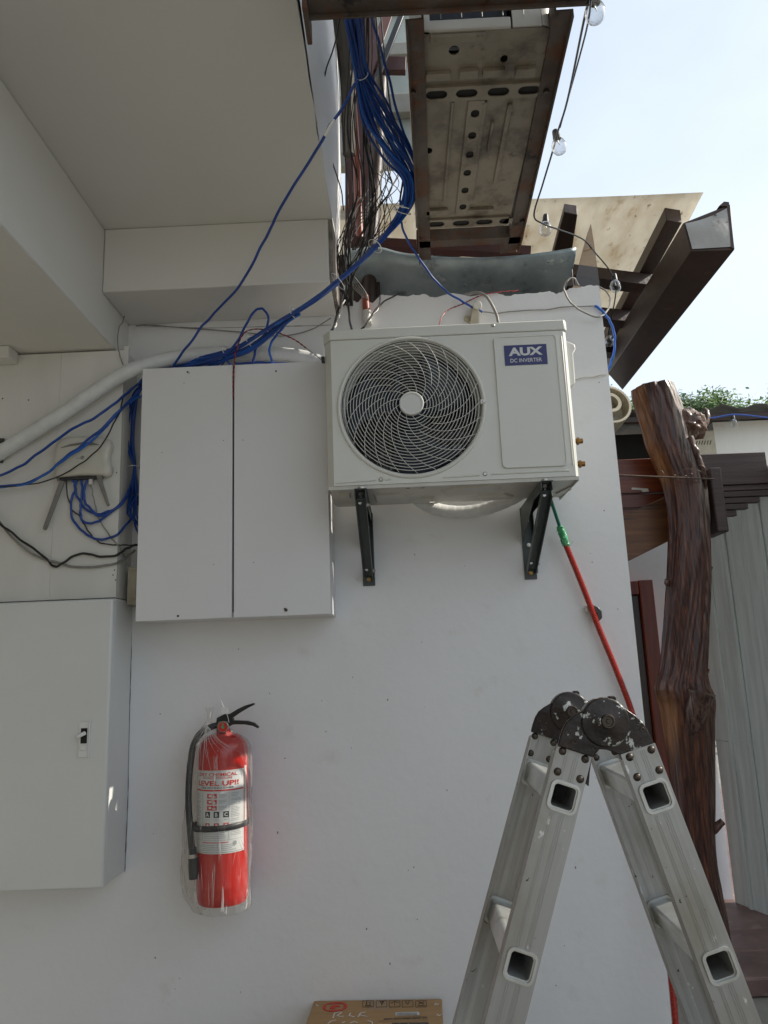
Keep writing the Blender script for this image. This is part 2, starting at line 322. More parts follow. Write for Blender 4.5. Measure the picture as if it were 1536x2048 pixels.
def glintmat():
    m = bpy.data.materials.new('fold_glint'); m.use_nodes = True; n = m.node_tree; l = n.links; b = n.nodes['Principled BSDF']; b.inputs['Base Color'].default_value = (.78,.77,.75,1); b.inputs['Roughness'].default_value = .15
    t = n.nodes.new('ShaderNodeBsdfTransparent'); ms = n.nodes.new('ShaderNodeMixShader'); ms.inputs[0].default_value = .5; l.new(t.outputs[0], ms.inputs[1]); l.new(b.outputs[0], ms.inputs[2]); l.new(ms.outputs[0], n.nodes['Material Output'].inputs[0]); return m
M['glint'] = glintmat()
def bagmat():
    m = bpy.data.materials.new('clear_plastic_bag'); m.use_nodes = True; n = m.node_tree; l = n.links; n.nodes.clear()
    o = n.nodes.new('ShaderNodeOutputMaterial'); t = n.nodes.new('ShaderNodeBsdfTransparent'); t.inputs[0].default_value = (.95,.95,.94,1)
    p = n.nodes.new('ShaderNodeBsdfPrincipled'); p.inputs['Base Color'].default_value = (.75,.74,.72,1); p.inputs['Roughness'].default_value = .12
    tcn = n.nodes.new('ShaderNodeTexCoord'); mpn = n.nodes.new('ShaderNodeMapping'); mpn.inputs['Scale'].default_value = (34, 34, 2.4); l.new(tcn.outputs['Object'], mpn.inputs[0])
    w = n.nodes.new('ShaderNodeTexNoise'); w.inputs['Scale'].default_value = 2.2; w.inputs['Detail'].default_value = 3; w.inputs['Distortion'].default_value = 1.2; l.new(mpn.outputs[0], w.inputs[0])
    r1 = n.nodes.new('ShaderNodeMapRange'); r1.inputs[1].default_value = .61; r1.inputs[2].default_value = .67; r1.inputs[3].default_value = 0; r1.inputs[4].default_value = .38; l.new(w.outputs[0], r1.inputs[0])  # whitish streaks stand in for glints on the wrinkles
    lw = n.nodes.new('ShaderNodeLayerWeight'); lw.inputs[0].default_value = .22; r2 = n.nodes.new('ShaderNodeMath'); r2.operation = 'MULTIPLY'; r2.inputs[1].default_value = .30; l.new(lw.outputs['Facing'], r2.inputs[0])
    ad = n.nodes.new('ShaderNodeMath'); ad.operation = 'ADD'; ad.use_clamp = True; l.new(r1.outputs[0], ad.inputs[0]); l.new(r2.outputs[0], ad.inputs[1])
    a2 = n.nodes.new('ShaderNodeMath'); a2.operation = 'ADD'; a2.inputs[1].default_value = .02; l.new(ad.outputs[0], a2.inputs[0])
    bp = n.nodes.new('ShaderNodeBump'); bp.inputs['Strength'].default_value = .8; bp.inputs['Distance'].default_value = .01; l.new(w.outputs[0], bp.inputs['Height']); l.new(bp.outputs[0], p.inputs['Normal'])
    ms = n.nodes.new('ShaderNodeMixShader'); l.new(a2.outputs[0], ms.inputs[0]); l.new(t.outputs[0], ms.inputs[1]); l.new(p.outputs[0], ms.inputs[2]); l.new(ms.outputs[0], o.inputs[0]); return m
M['bag'] = bagmat()
M['film'] = glassy('tinted_plastic_sheet', (.60,.52,.42), .15, .2, spec=.6)
# translucent roof sheet
def translucent(name, base, stain):
    m = mk(name, base, tuple(c*.86 for c in base), sc=3, rough=.6, stretch=(1.7,.6,1), spots=[((.70,.64,.53), 3, .45, .65), (stain, 6, .58, .70), ((.34,.27,.18), 18, .62, .70), ((.12,.09,.06), 7, .69, .73)])
    n = m.node_tree; l = n.links; b = n.nodes['Principled BSDF']; o = n.nodes['Material Output']
    tr = n.nodes.new('ShaderNodeBsdfTranslucent'); ms = n.nodes.new('ShaderNodeMixShader'); ms.inputs[0].default_value = .6
    src = b.inputs['Base Color'].links[0].from_socket; l.new(src, tr.inputs[0]); l.new(b.outputs[0], ms.inputs[1]); l.new(tr.outputs[0], ms.inputs[2]); l.new(ms.outputs[0], o.inputs[0])
    return m
M['tangle'] = mk('dusty_black_wire', (.010,.010,.010), (.03,.028,.025), sc=30, rough=.7)
M['sheet'] = translucent('translucent_roof_sheet', (.82,.78,.69), (.60,.52,.41))
# ---------------------------------------------------------------- THE SETTING
g = MB(); g.add([(-150,-150,-.09),(150,-150,-.09),(150,1.46,-.09),(-150,1.46,-.09)], [(0,1,2,3)])
g.add([(-150,1.46,-.09),(150,1.46,-.09),(150,150,-.09),(-150,150,-.09)], [(0,1,2,3)])
build('ground', g, M['concrete'], kind='structure', rec=False)
def floor_edge(i, n): return 1.47 + .02*noise.noise(Vector((i*.7, 3, 0)))
pts = [(-.2+i*.12, floor_edge(i, 40), -.085) for i in range(41)] + [(4.6, 7, -.085), (-.2, 7, -.085)]
build('floor', MB().prism(pts, (0,0,.085)), M['redfloor'], kind='structure', label='worn red painted floor slab with a chipped edge', bevel=.008)
r_ = MB()
for i in range(60):
    x = 1.2+random.random()*1.6; y = .3+random.random()*1.1; s_ = .006+.015*random.random()
    r_.ball((x, y, -.09+s_*.3), s_, 5, (1, 1, .6))
build('debris', r_, M['brk'], kind='stuff', label='small stone crumbs lying on the rough concrete')

# main wall with a ragged broken top
wall = thing('wall', 'white painted wall with a ragged broken top edge carrying the air conditioner', 'wall', (-.1, .07, 0))
top = [(560,600),(688,612),(700,600),(716,604),(724,596),(745,606),(762,590),(780,591),(815,593),(845,588),(870,595),(905,586),(940,593),(968,589),(990,584),(1010,592),(1040,588),(1075,586),(1100,582),(1112,588),(1124,584),(1138,577),(1160,575),(1180,570),(1197,572)]
tp = [at(a, b, Y=0) for a, b in top]
prof = []
for i in range(len(tp)-1):
    a, b = tp[i], tp[i+1]
    for k in range(5):
        p = a.lerp(b, k/5); j = noise.noise(Vector((p.x*45, 1, 2)))*.006 + noise.noise(Vector((p.x*120, 5, 2)))*.004
        prof.append((p.x, p.z + (j if k else 0)))
prof.append((.829, tp[-1].z))
XL = -4.0
out_ = [(XL, 0), (.829, 0)] + [(x, z) for x, z in reversed(prof)] + [(XL, prof[0][1])]
plate('plaster', [out_], .012, (0, .006, 0), (1,0,0), (0,0,1), M['wall'], wall)
out2 = [(XL, 0), (.825, 0)] + [(x, z-.012-.012*abs(noise.noise(Vector((x*30, 9, 9))))) for x, z in reversed(prof)] + [(XL, prof[0][1]-.01)]
plate('masonry_core', [[(min(x,.8265), z) for x, z in out2]], .14, (0, .0825, 0), (1,0,0), (0,0,1), M['brk'], wall)
# thin paint edge on the right reveal
build('end_plaster', MB().box((.8268, .0125, 0), (.8295, .15, 3.0)), M['wall'], wall)
# left pilaster of boards (the router hangs on it)
pil = thing('boxed_column', 'white boxed-in column of painted boards behind the router', 'column', (-1.5, -.07, 1.86))
xr = -.985
yr0 = at(0, 1204, Y=-.14).z
zb_ = 1.868
nb = [-2.6, -2.1, -1.62, -1.245, xr]
xs_ = [-2.6, at(100, 1150, Y=-.14).x, xr]
for i in range(2):
    build('board', MB().box((xs_[i]+(.0003 if i else 0), -.1385-.0006*i, zb_), (xs_[i+1]-.0003, -.122, 2.784)), M['wall_warm'], pil, bevel=.0006)
for q in ((5,797),(57,800),(233,945),(229,1140),(231,1160),(226,1150)):
    c = at(*q, Y=-.1392); build('screw', MB().lathe([(.0001,.001),(.0022,.0006),(.003,-.001)], c, (0,-1,0), 8), M['rivet'], pil)
build('side_board', MB().box((xr-.016, -.1215, zb_), (xr, -.0005, 2.79)), M['wall_warm'], pil, bevel=.001)
build('corner_trim', MB().box((xr-.001, -.1395, 2.72), (xr+.016, -.12, 2.80)), M['wall_warm'], pil, bevel=.002)
build('top_box', MB().box((-2.0, -.21, 2.745), (at(18, 740, Y=-.2).x, -.141, 2.791)), M['wall_warm'], pil, bevel=.004)
# soffit ceiling and beams
ceil = thing('ceiling', 'large plain off-white soffit overhead with a ragged right edge', 'ceiling', (-2, -1.8, 3.2))
edge = []
for i in range(70):
    y = -7.0 + 7.0*i/69
    edge.append((-.192 + .006*noise.noise(Vector((y*9, 0, 4))) + .004*noise.noise(Vector((y*33, 0, 8))), y))
plate('soffit_panel', [[(-4.0, -7.0)] + edge + [(-4.0, 0)]], .02, (0, 0, 3.21), (1,0,0), (0,1,0), M['ceil'], ceil)
build('upper_slab', MB().box((-4.0, -7.0, 3.221), (-.21, .1, 4.6)), M['wall_warm'], ceil)
fb = MB(); fb.grid(lambda u, v: Vector((-.185+.018*math.sin(v*2.2)*(.4+.6*u) - .012*(1-v)*noise.noise(Vector((u*6, v*4, 1))), -6.9+6.9*u, 3.205+.9*v)), 60, 10)
build('fascia_sheet', fb, M['wall'], ceil, rec=False)
build('unseen_shade_slab', MB().box((-.205, -3.2, 4.55), (2.0, -.05, 4.65)), M['ceil'], ceil)  # unseen slab added overhead to keep the sun off the cable gap
bk = thing('ceiling_beam', 'white beam across the back of the soffit over the double cabinet', 'beam', (-.6, -.14, 2.95))
build('beam_body', MB().box((-1.022, -.27, 2.95), (-.205, -.001, 3.199)), M['ceil'], bk, bevel=.004)
build('end_face', MB().box((-.2045, -.268, 2.955), (-.19, -.004, 3.195)), M['brk'], bk, bevel=.003)
lb = MB().box((-2.2, -6.9, 2.792), (-1.023, -.001, 3.199))
build('ceiling_beam', lb, M['ceil'], label='broad white boxed beam running towards the viewer at upper left', cat='beam', bevel=.005)
build('wall', MB().box((-4.15, -7.1, 0), (-4.0, .1, 3.2)), M['wall_warm'], label='unseen side wall added at far left to darken the covered area', cat='wall')  # added out of view to cut the light from the left
for pts_, r_w in (([(272,651),(330,653),(400,656),(470,655),(540,653),(600,652),(662,650)], .0022),([(262,1205),(262,1300),(260,1400),(258,1500),(256,1600),(252,1700),(250,1745)], .0016)):
    pj = pxs([(a+random.uniform(-.5,.5), b, -.0006) for a, b in pts_], 8); build('open_joint', MB().tube(pj, r_w, 5, rf=lambda t: .0006+.0018*abs(noise.noise(Vector((t*14, 2, 5))))), M['dark'], wall)
chips = MB(); rc = random.Random(17)
for i in range(70):
    px_, py_ = rc.uniform(300, 1290), rc.uniform(700, 1990); c = at(px_, py_, Y=0)
    if c.x > .80: continue
    rr_ = rc.choice((.0012, .0016, .0024)); chips.ball((c.x, -.0002, c.z), rr_, 6, (1, .35, rc.uniform(.6, 2.0)))
build('paint_chip', chips, M['brk'], wall, kind='stuff')
gp = MB()
for (p, q) in (((272,651,-.02),(420,656,-.01)), ((420,656,-.01),(668,650,-.01))): pass
cdr = pxs([(272,652,-.012),(300,650,-.02),(360,655,-.01),(480,664,-.008),(560,672,-.008),(620,660,-.01),(662,636,-.02)])
build('cable', MB().tube(cdr, .0022), M['grey'], label='thin grey cable stapled along the wall under the back beam', cat='cable')
build('wall', MB().box((-4.0, -7.1, 0), (-.2, -7.0, 4.6)), M['wall_warm'], label='unseen wall added behind the viewer to darken the covered area', cat='wall')  # added out of view to cut the light from behind
# ---------------------------------------------------------------- neighbour side (right of the wall end)
nw = thing('wall', 'white neighbour wall behind the log post and the red door', 'wall', (1.5, 2.78, 0))
build('wall_face', MB().box((.3, 2.72, 0), (2.12, 2.85, 2.62)), M['wall'], nw)
dr = thing('door', 'dark door in a red varnished frame standing open beside the wall end', 'door', (1.4, 2.6, 0))
a = at(1262,1162,Y=2.64); b = at(1296,1162,Y=2.64); 
dz = a.z
build('door_post', MB().box((b.x-.075, 2.60, 0), (b.x+.02, 2.70, dz)), M['doorwood'], dr, bevel=.006)
build('door_head', MB().box((b.x-.9, 2.61, dz-.10), (b.x-.077, 2.70, dz-.004)), M['doorwood'], dr, bevel=.006)
build('door_leaf', MB().box((b.x-.9, 2.64, 0), (b.x-.078, 2.675, dz-.103)), M['doordark'], dr, bevel=.004)
# angled fence of vertical boards
bd = thing('board_wall', 'tall wall of weathered grey-green vertical boards at the right edge', 'wall', (2.3, 2, 0))
p0 = Vector((2.105, 2.655, 0)); dirv = (Vector((2.194, 2.394, 0))-p0).normalized(); nrm = Vector((dirv.y, -dirv.x, 0))
if nrm.x > 0: nrm = -nrm
dists = [0]
random.seed(3)
while dists[-1] < 6.6: dists.append(dists[-1] + random.choice((.155, .19, .17)))
for i in range(len(dists)-1):
    s0, s1 = dists[i]+.002, dists[i+1]-.003; off = nrm*(.006*(i % 2) + .002*random.random())
    zj = 1.02 if i == 0 else random.choice((1.0, 2.75, 1.3, 2.75))
    def bo(z0, z1, ex, lean=0):
        q = [p0+dirv*s0+off+ex, p0+dirv*s1+off+ex, p0+dirv*s1+off-nrm*.02, p0+dirv*s0+off-nrm*.02]
        mb = MB().add([Vector((v.x, v.y, z0)) for v in q]+[Vector((v.x+lean, v.y, z1)) for v in q], [(0,1,2,3),(7,6,5,4),(0,4,5,1),(1,5,6,2),(2,6,7,3),(3,7,4,0)])
        build('board', mb, M['board'], bd, bevel=.002)
    if zj < 2: bo(0, zj, nrm*0); bo(zj+.002, 2.75 if dists[i] < 1.0 else 3.15, nrm*.004)
    else: bo(0, 2.75 if dists[i] < 1.0 else 3.15, nrm*0)  # boards beyond the frame made taller to block the sun
    if i in (0, 1, 3):   # raised cover battens
        c = p0+dirv*s1+nrm*.012
        build('batten', MB().beam((c.x, c.y, 0), (c.x, c.y, 2.74), .028, .014, up=nrm), M['board'], bd, bevel=.002)
build('backing_rail', MB().beam(p0-nrm*.06+Vector((0,0,2.4)), p0+dirv*6.6-nrm*.06+Vector((0,0,2.4)), .05, .08), M['darkwood'], bd)
# neighbour building behind: fascia, wavy roof, vent, dark opening
nb_ = thing('neighbour_building', 'low neighbour building with wavy dark roof edge and cream wall panel', 'building', (2.4, 3.6, 2.6))
Y1 = 3.3
def wavy(u, v):
    x = -.2 + 5.2*u; y = 2.95 + 3.2*v
    z = at(1450, 812, Y=2.95).z - .005 + .020*math.sin(x*22+1.2*math.sin(x*3)) + .035*noise.noise(Vector((x*2.0, v*2, 3))) - .02*(x-2.2) + .10*v
    return Vector((x, y, z))
build('corrugated_roof', MB().grid(wavy, 260, 8), M['roofdk'], nb_, rec=False)
zt = at(1450, 824, Y=3.0).z; zt2 = at(1450, 838, Y=3.02).z; zt3 = at(1450, 905, Y=3.05).z
build('fascia_board', MB().box((.4, 3.0, zt2), (4.2, 3.05, zt-.005)), M['darkwood'], nb_, bevel=.004)
vx0 = at(1424, 870, Y=3.2).x
build('wall_panel', MB().box((vx0, 3.16, 2.2), (4.2, 3.24, zt2+.02)), M['wall_warm'], nb_)
vz0, vz1 = at(1400, 915, Y=3.2).z, at(1400, 866, Y=3.2).z
vp = [[(0,0),(.34,0),(.34,vz1-vz0),(0,vz1-vz0)]]
for i in range(6): x_ = .18+.022*i; vp.append([(x_, .09), (x_+.008, .09), (x_+.022, .125), (x_+.014, .125)])
plate('vent_panel', vp, .01, (vx0-.345, 3.15, vz0), (1,0,0), (0,0,1), M['beige'], nb_)
build('interior_shade_sheet', MB().box((.3, 3.5, 2.0), (4.4, 3.55, zt)), M['dark'], nb_)  # black sheet stands in for the unlit depth under the roof
build('grey_valance', MB().box((.5, 3.08, at(1250, 858, Y=3.1).z), (vx0-.5, 3.1, at(1250, 836, Y=3.1).z)), M['roofdk'], nb_)
# trees beyond the roof
def tree(px, py, Y, r, label, mat):
    c = at(px, py, Y=Y); t = thing('tree', label, 'tree', (c.x, c.y, -.09), 'trees beyond the neighbour roof')
    build('trunk', MB().tube([(c.x, c.y, -.09), (c.x+.1, c.y, c.z*.5), (c.x, c.y, c.z)], .15, 8, rf=lambda q: .16-.1*q), M['bark'], t)
    for k in range(5):
        aa = k*1.25; build('limb', MB().tube([(c.x, c.y, c.z-r*.9), (c.x+r*.7*math.cos(aa), c.y+r*.7*math.sin(aa), c.z+r*.1)], .05, 6, rf=lambda q: .05-.035*q), M['bark'], t)
    mb = MB(); cl = [Vector((random.gauss(0,.5)*r, random.gauss(0,.4)*r, random.gauss(.1,.33)*r)) for _ in range(26)]
    for _ in range(9000):
        q = random.choice(cl) + Vector((random.gauss(0,.16)*r, random.gauss(0,.16)*r, random.gauss(0,.10)*r)); p = c+q
        s_ = .03+.03*random.random(); d1 = Vector((random.gauss(0,1), random.gauss(0,1), random.gauss(0,.6))).normalized()*s_; d2 = d1.orthogonal().normalized()*s_*.5
        mb.add([p-d1, p+d2, p+d1, p-d2], [(0,1,2,3)])
    build('crown', mb, mat, t, rec=False)
random.seed(11)
tree(1550, 856, 11, 1.0, 'leafy green tree top at the right edge above the wavy roof', M['leaf'])
tree(1485, 876, 12, 1.1, 'green tree crown between the log post and the right edge', M['leaf'])
tree(1428, 870, 13, .9, 'small dark tree top second from the log post', M['leaf2'])
tree(1382, 866, 12, .95, 'dark tree top just right of the log post tip', M['leaf2'])
tree(1218, 872, 12, 1.1, 'green tree top seen between the lamp and the log post', M['leaf'])
build('hill', MB().ball((5, 60, -14), 16, 24, (3, 1, 1)), M['leaf2'], kind='structure')
# ---------------------------------------------------------------- canopy on the right: box beam, purlins, rafters, translucent sheet
cn = thing('canopy', 'canopy of translucent dirty sheet on dark timbers with a big dark box beam end', 'canopy', (1.5, 1.5, 3.4))
def quadbeam(name, near, far, mat, parent, bevel=.004, nseg=1):
    """near and far are matching 4-point outlines"""
    v = list(near)+list(far)
    mb = MB().add(v, [(3,2,1,0),(4,5,6,7),(0,1,5,4),(1,2,6,5),(2,3,7,6),(3,0,4,7)])
    return build(name, mb, mat, parent, bevel=bevel)
nA = at(1382,503,Y=.5); nB = at(1469,500,Y=.5); nC = at(1461,408,Y=.5); nD = at(1366,446,Y=.5)
nC2 = at(1452,412,Y=.5)
fA = at(1216,747,Y=2.8); fB = at(1245,780,Y=2.8); ex = (fA-nA); ey = (fB-nB)
fD = nD + ex*1.0 + Vector((0,0,0)); fC = nC + ey
quadbeam('box_beam', [nA, nB, nC, nD], [fA, fB, fC, fD], M['boxbeam'], cn, .003)
ec = MB()
def cap(u, v):
    a_ = nA.lerp(nB, .03+u*.93); b_ = nD.lerp(nC, .03+u*.93); p = a_.lerp(b_, .06+v*.88)
    p.z -= .012*math.sin(v*PI)*0 + .012*(v)*math.sin(u*PI); p.y = .5-.006-.012*math.sin(u*PI)*math.sin(v*PI); return p
ec.grid(cap, 14, 12); build('end_cap', ec, M['endcap'], cn, rec=False)
pk = at(1446,402,Y=.53); rim = MB().prism([at(1438,412,Y=.492), at(1448,403,Y=.492), at(1458,404,Y=.492), at(1469,498,Y=.492), at(1462,494,Y=.492), at(1454,412,Y=.492)], (0,.03,0))
build('cap_rim', rim, M['boxbeam'], cn)
# sheet
def zsheet(x, y): return at(1200, 391, Y=.8).z + .004*math.sin((x)*3.1+1.0) - .012*(x-.9) + (y-.8)*.02
xl, xrr = -.3, at(1408, 392, Y=.8).x
sh = MB()
def shf(u, v):
    y = .8+3.2*v; x = xl+(xrr - xl)*u + (.06+.22*u)*v
    return Vector((x, y, zsheet(x, y)))
sh.grid(shf, 40, 30); shm = MB(); 
so_ = build('roof_sheet', sh, M['sheet'], cn, rec=False)
sd = so_.modifiers.new('thick', 'SOLIDIFY'); sd.thickness = .002
# purlins across (below the sheet)
def spanbeam(name, pA, pB, w, h, mat, par, bevel=.004): return build(name, MB().beam(pA, pB, w, h), mat, par, bevel=bevel)
ZR = at(1200, 391, Y=.8).z - .13
for (l, r, h) in (((1040,536),(1300,569),.075), ((1080,622),(1262,640),.085), ((1080,690),(1250,700),.10)):
    spanbeam('purlin', at(*l, Z=ZR), at(*r, Z=ZR), .11, h, M['darkwood'], cn)
# rafter stub seen against the sheet, and the rafter beside the box beam
a = at(1140,425,Y=.62); b = at(1112,520,Y=1.35)
quadbeam('rafter_stub', [at(1128,424,Y=.6), at(1155,430,Y=.6), at(1158,424,Y=.6)+Vector((0,.02,.05)), at(1132,420,Y=.6)+Vector((0,.02,.05))],
         [at(1092,560,Y=1.1), at(1135,560,Y=1.1), at(1138,552,Y=1.1)+Vector((0,0,.05)), at(1096,552,Y=1.1)+Vector((0,0,.05))], M['darkwood'], cn)
ra = [at(a, b, Z=ZR+.045) for a, b in ((1333,441),(1364,446),(1364,446),(1333,441))]; rb = [at(a, b, Z=ZR+.045) for a, b in ((1200,700),(1222,700),(1222,700),(1200,700))]
up8 = Vector((0, 0, .08))
quadbeam('rafter', [ra[0], ra[1], ra[2]+up8, ra[3]+up8], [rb[0], rb[1], rb[2]+up8, rb[3]+up8], M['boxbeam'], cn)
# dark timbers added as a backdrop for the shade behind the wall top
for (pA, pB, w, h) in (((860,505,.9),(1010,470,1.0),.06,.10), ((600,545,.5),(1140,556,.6),.10,.14)):
    a = at(pA[0], pA[1], Y=pA[2]); b = at(pB[0], pB[1], Y=pB[2]); spanbeam('dark_filler_beam', a, b, w, h, M['darkwood'], cn)
spanbeam('dark_filler_beam', at(684,590,Y=.22), at(760,590,Y=.22), .06, .18, M['darkwood'], cn)  # dark block added to fill the shaded notch in the wall top
build('dark_backdrop', MB().box((-.6, 1.9, 2.1), (1.2, 1.94, at(900,560,Y=1.9).z)), M['darkwood'], cn)  # dark panel added in place of the unlit void behind the flashing
# ---------------------------------------------------------------- upper wall, beams and braces seen through the cable gap
up = thing('upper_wall', 'pale green boarded wall with rust stained ledges behind the hanging cables', 'wall', (0, .9, 3.4))
zt_ = lambda y, Y=.9: at(760, y, Y=Y).z
build('wall_board', MB().box((-.6, .92, zt_(330)), (.32, .95, zt_(-120))), M['greenwall'], up)
for y0, y1 in ((86,110), (188,226), (300,330), (-10, 12)):
    build('ledge', MB().box((-.6, .86, zt_(y1, .86)), (.32, .918, zt_(y0, .86))), M['ledge'], up, bevel=.004)
fr2 = thing('brace_frame', 'maroon steel beam with crossing dark braces behind the blue cables', 'steel frame', (0, .6, 3.5))
spanbeam('cross_beam', at(690,130,Y=.6), at(812,132,Y=.6), .04, .085, M['maroon'], fr2)
spanbeam('brace', at(775,30,Y=.55), at(720,190,Y=.5), .05, .05, M['maroon'], fr2)
spanbeam('brace', at(803,30,Y=.5), at(752,160,Y=.5), .02, .03, M['black'], fr2)
spanbeam('post', at(722,-60,Y=.62), at(726,500,Y=.62), .06, .17, M['maroon'], fr2)
pst = build('post', MB().tube(pxs([(668,-20,-.12),(684,60,-.10),(695,160,-.06),(697,230,-.03),(698,310,0)]), .03, 10, rf=lambda t: .036-.010*t), M['post'],
     label='grimy grey-brown post standing between the soffit edge and the blue cables', cat='post')
build('conduit_pipe', MB().tube(pxs([(762,160,.22),(754,300,.21),(746,420,.20),(740,520,.19),(736,640,.19)]), .027, 12, rf=lambda t: .030+.002*t), M['darkwood'],
     label='thick dark pipe rising behind the black wires above the wall', cat='pipe')
op = thing('drain_pipe', 'orange pipe running up through the gap beside the soffit edge', 'pipe', at(735,640,Y=.05))
build('pipe', MB().tube(pxs([(704,180,.24),(712,290,.24),(716,400,.24),(722,500,.24),(731,560,.22),(733,600,.19)]), .0165, 12), M['orange'], op)
build('stub', MB().cyl(at(730,592,Y=-.022), at(733,622,Y=-.022), .0135, .0145), M['orange'], op)
build('white_fitting', MB().cyl(at(733,622,Y=-.022), at(735,650,Y=-.022), .0165, .0175), M['whitec'], op)
# ---------------------------------------------------------------- steel frame carrying the old unit
ZF = 3.15
sf = thing('steel_frame', 'rusty steel angle frame carrying the old air conditioner overhead', 'steel frame', (.3, -.6, ZF))
def lbar(name, a, b, w, hh, m, flip=1):
    """angle profile: flat bottom flange plus a web"""
    a = Vector(a); b = Vector(b); d = (b-a).normalized(); r = d.cross(Vector((0,0,1))).normalized()
    mb = MB(); mb.beam(a, b, w, .005, off=(0, .0025)); mb.beam(a, b, .005, hh-.005, off=(flip*(w/2-.0025), .0055+(hh-.005)/2)); mb.beam(a, b, .005, .018, off=(-flip*(w/2-.0025), -.0095))
    return build(name, mb, m, sf)
for (n_, f_, fl) in (((829,40),(850,520),1), ((1128,22),(1026,500),-1)):
    a = at(*n_, Z=ZF); b = at(*f_, Z=ZF); lbar('side_bar', a, b, .046, .06, M['steel'], fl)
    # bolt hole nuts
a = at(622,12,Z=ZF); b = at(1178,8,Z=ZF)
yb = at(900,14,Z=ZF).y
cb = MB(); cb.box((at(612,12,Z=ZF).x, yb-.055, ZF-.001), (at(1176,8,Z=ZF).x, yb+.0, ZF+.004)); cb.box((at(612,12,Z=ZF).x, yb, ZF-.014), (at(1176,8,Z=ZF).x, yb+.005, ZF+.045))
build('cross_bar', cb, M['steel'], sf, bevel=.001)
cb2 = MB(); cb2.box((at(612,12,Z=ZF).x-.01, yb-.3, ZF+.05), (at(1176,8,Z=ZF).x, yb-.25, ZF+.10)); build('cross_bar', cb2, M['steel'], sf)
build('hanger_bracket', MB().box((at(606,12,Z=ZF).x, yb-.05, ZF-.03), (at(616,12,Z=ZF).x, yb+.06, ZF+.03)), M['steel'], sf, bevel=.002)
yr = at(950,478,Z=ZF).y
build('rear_bar', MB().box((at(850,480,Z=ZF).x-.03, yr, ZF), (at(1030,480,Z=ZF).x+.03, yr+.045, ZF+.05)), M['steel'], sf, bevel=.001)
quadbeam('gusset', [at(1000,455,Y=-.03), at(1036,455,Y=-.03), at(1034,505,Y=-.03), at(1000,508,Y=-.03)], [at(1000,455,Y=0), at(1036,455,Y=0), at(1034,505,Y=0), at(1000,508,Y=0)], M['steel'], sf)
for q in ((826,182),(1092,180),(1044,440)):
    c = at(*q, Z=ZF); build('bolt', MB().cyl(c-Vector((0,0,.010)), c+Vector((0,0,.002)), .008, n=6), M['rivet'], sf)
# ---------------------------------------------------------------- old unit overhead
oa = thing('old_air_conditioner', 'weathered old outdoor unit seen from below on the rusty frame', 'air conditioner', (.3, -.6, ZF+.012))
ZB = ZF+.014
def zb2(px, py): p = at(px, py, Z=ZB); return (p.x, p.y)
y0_ = zb2(950,62)[1]; y1_ = zb2(950,452)[1]; x0_ = zb2(846,250)[0]-.012; x1_ = zb2(1098,80)[0]+.008
hx = []
def slot(cx, cy, w, h): return rrect(cx-w/2, cy-h/2, cx+w/2, cy+h/2, min(w, h)/2-.0002)
for q in ((908,100),(1008,117)): x, y = zb2(*q); hx.append(circ(x, y, .014 if q[0] < 950 else .010, 16, .016 if q[0] < 950 else .013))
for q in ((857,301),): x, y = zb2(*q); hx.append(circ(x, y, .012, 16, .014))
plate('base_pan', [rrect(x0_, y0_, x1_, y1_, .03)] + hx, .003, (0, 0, ZB), (1,0,0), (0,1,0), M['oldac'], oa)
# cross rail with four long slots, near and far
for yy, ys in ((180, .028), (440, .028)):
    cy = zb2(950, yy)[1]; hs = []
    for xx in ((873, 933, 996, 1056) if yy < 300 else (872, 922, 968, 1014)):
        hs.append(slot(zb2(xx, yy)[0], cy, .060, .032))
    plate('cross_rail', [[(x0_+.004, cy-.027), (x1_-.004, cy-.027), (x1_-.004, cy+.027), (x0_+.004, cy+.027)]] + hs, .003, (0, 0, ZB-.009), (1,0,0), (0,1,0), M['oldac'], oa, bevel=.0008)
    build('rail_edge_wall', MB().box((x0_+.006, cy-.0265, ZB-.0072), (x1_-.006, cy-.0255, ZB-.0018)).box((x0_+.006, cy+.0255, ZB-.0072), (x1_-.006, cy+.0265, ZB-.0018)), M['oldac'], oa)  # narrow sheet walls along the long edges of the rail
    build('rail_slot_shade', MB().box((x0_+.01, cy-.0235, ZB-.0045), (x1_-.01, cy+.0235, ZB-.0025)), M['dark'], oa)  # black strip paints the shade seen through the slots
# spine with six oval holes
xs2 = zb2(937, 320)[0]; cyA = zb2(950, 196)[1]; cyB = zb2(935, 425)[1]; hs = []
for q in ((949,222),(944,266),(940,304),(936,341),(932,376),(930,409)): hs.append(slot(xs2, zb2(*q)[1], .024, .032))
plate('spine_rail', [[(xs2-.023, cyA), (xs2+.023, cyA), (xs2+.023, cyB), (xs2-.023, cyB)]] + hs, .003, (0, 0, ZB-.008), (1,0,0), (0,1,0), M['oldac'], oa, bevel=.0008)
build('spine_hole_shade', MB().box((xs2-.018, cyA+.002, ZB-.0042), (xs2+.018, cyB-.002, ZB-.0024)), M['dark'], oa)  # black strip paints the shade inside the oval holes
em = MB()
for (q0, q1, w) in (((970,200),(968,400),.006), ((1020,205),(1005,360),.007), ((905,200),(905,400),.004), ((985,240),(985,300),.004)):
    x, ya = zb2(*q0); yb_ = zb2(*q1)[1]; em.box((x-w, ya, ZB-.010), (x+w, yb_, ZB-.0016))
for (q0, q1, w) in (((852,148),(900,148),.006), ((918,143),(955,143),.007), ((965,141),(1008,141),.006), ((1030,140),(1070,140),.008), ((852,420),(895,420),.006), ((935,418),(985,418),.006), ((860,74),(970,74),.005)):
    xa, y = zb2(*q0); xb = zb2(*q1)[0]; em.box((xa, y-w*2, ZB-.014), (xb, y+w*2, ZB-.0017))
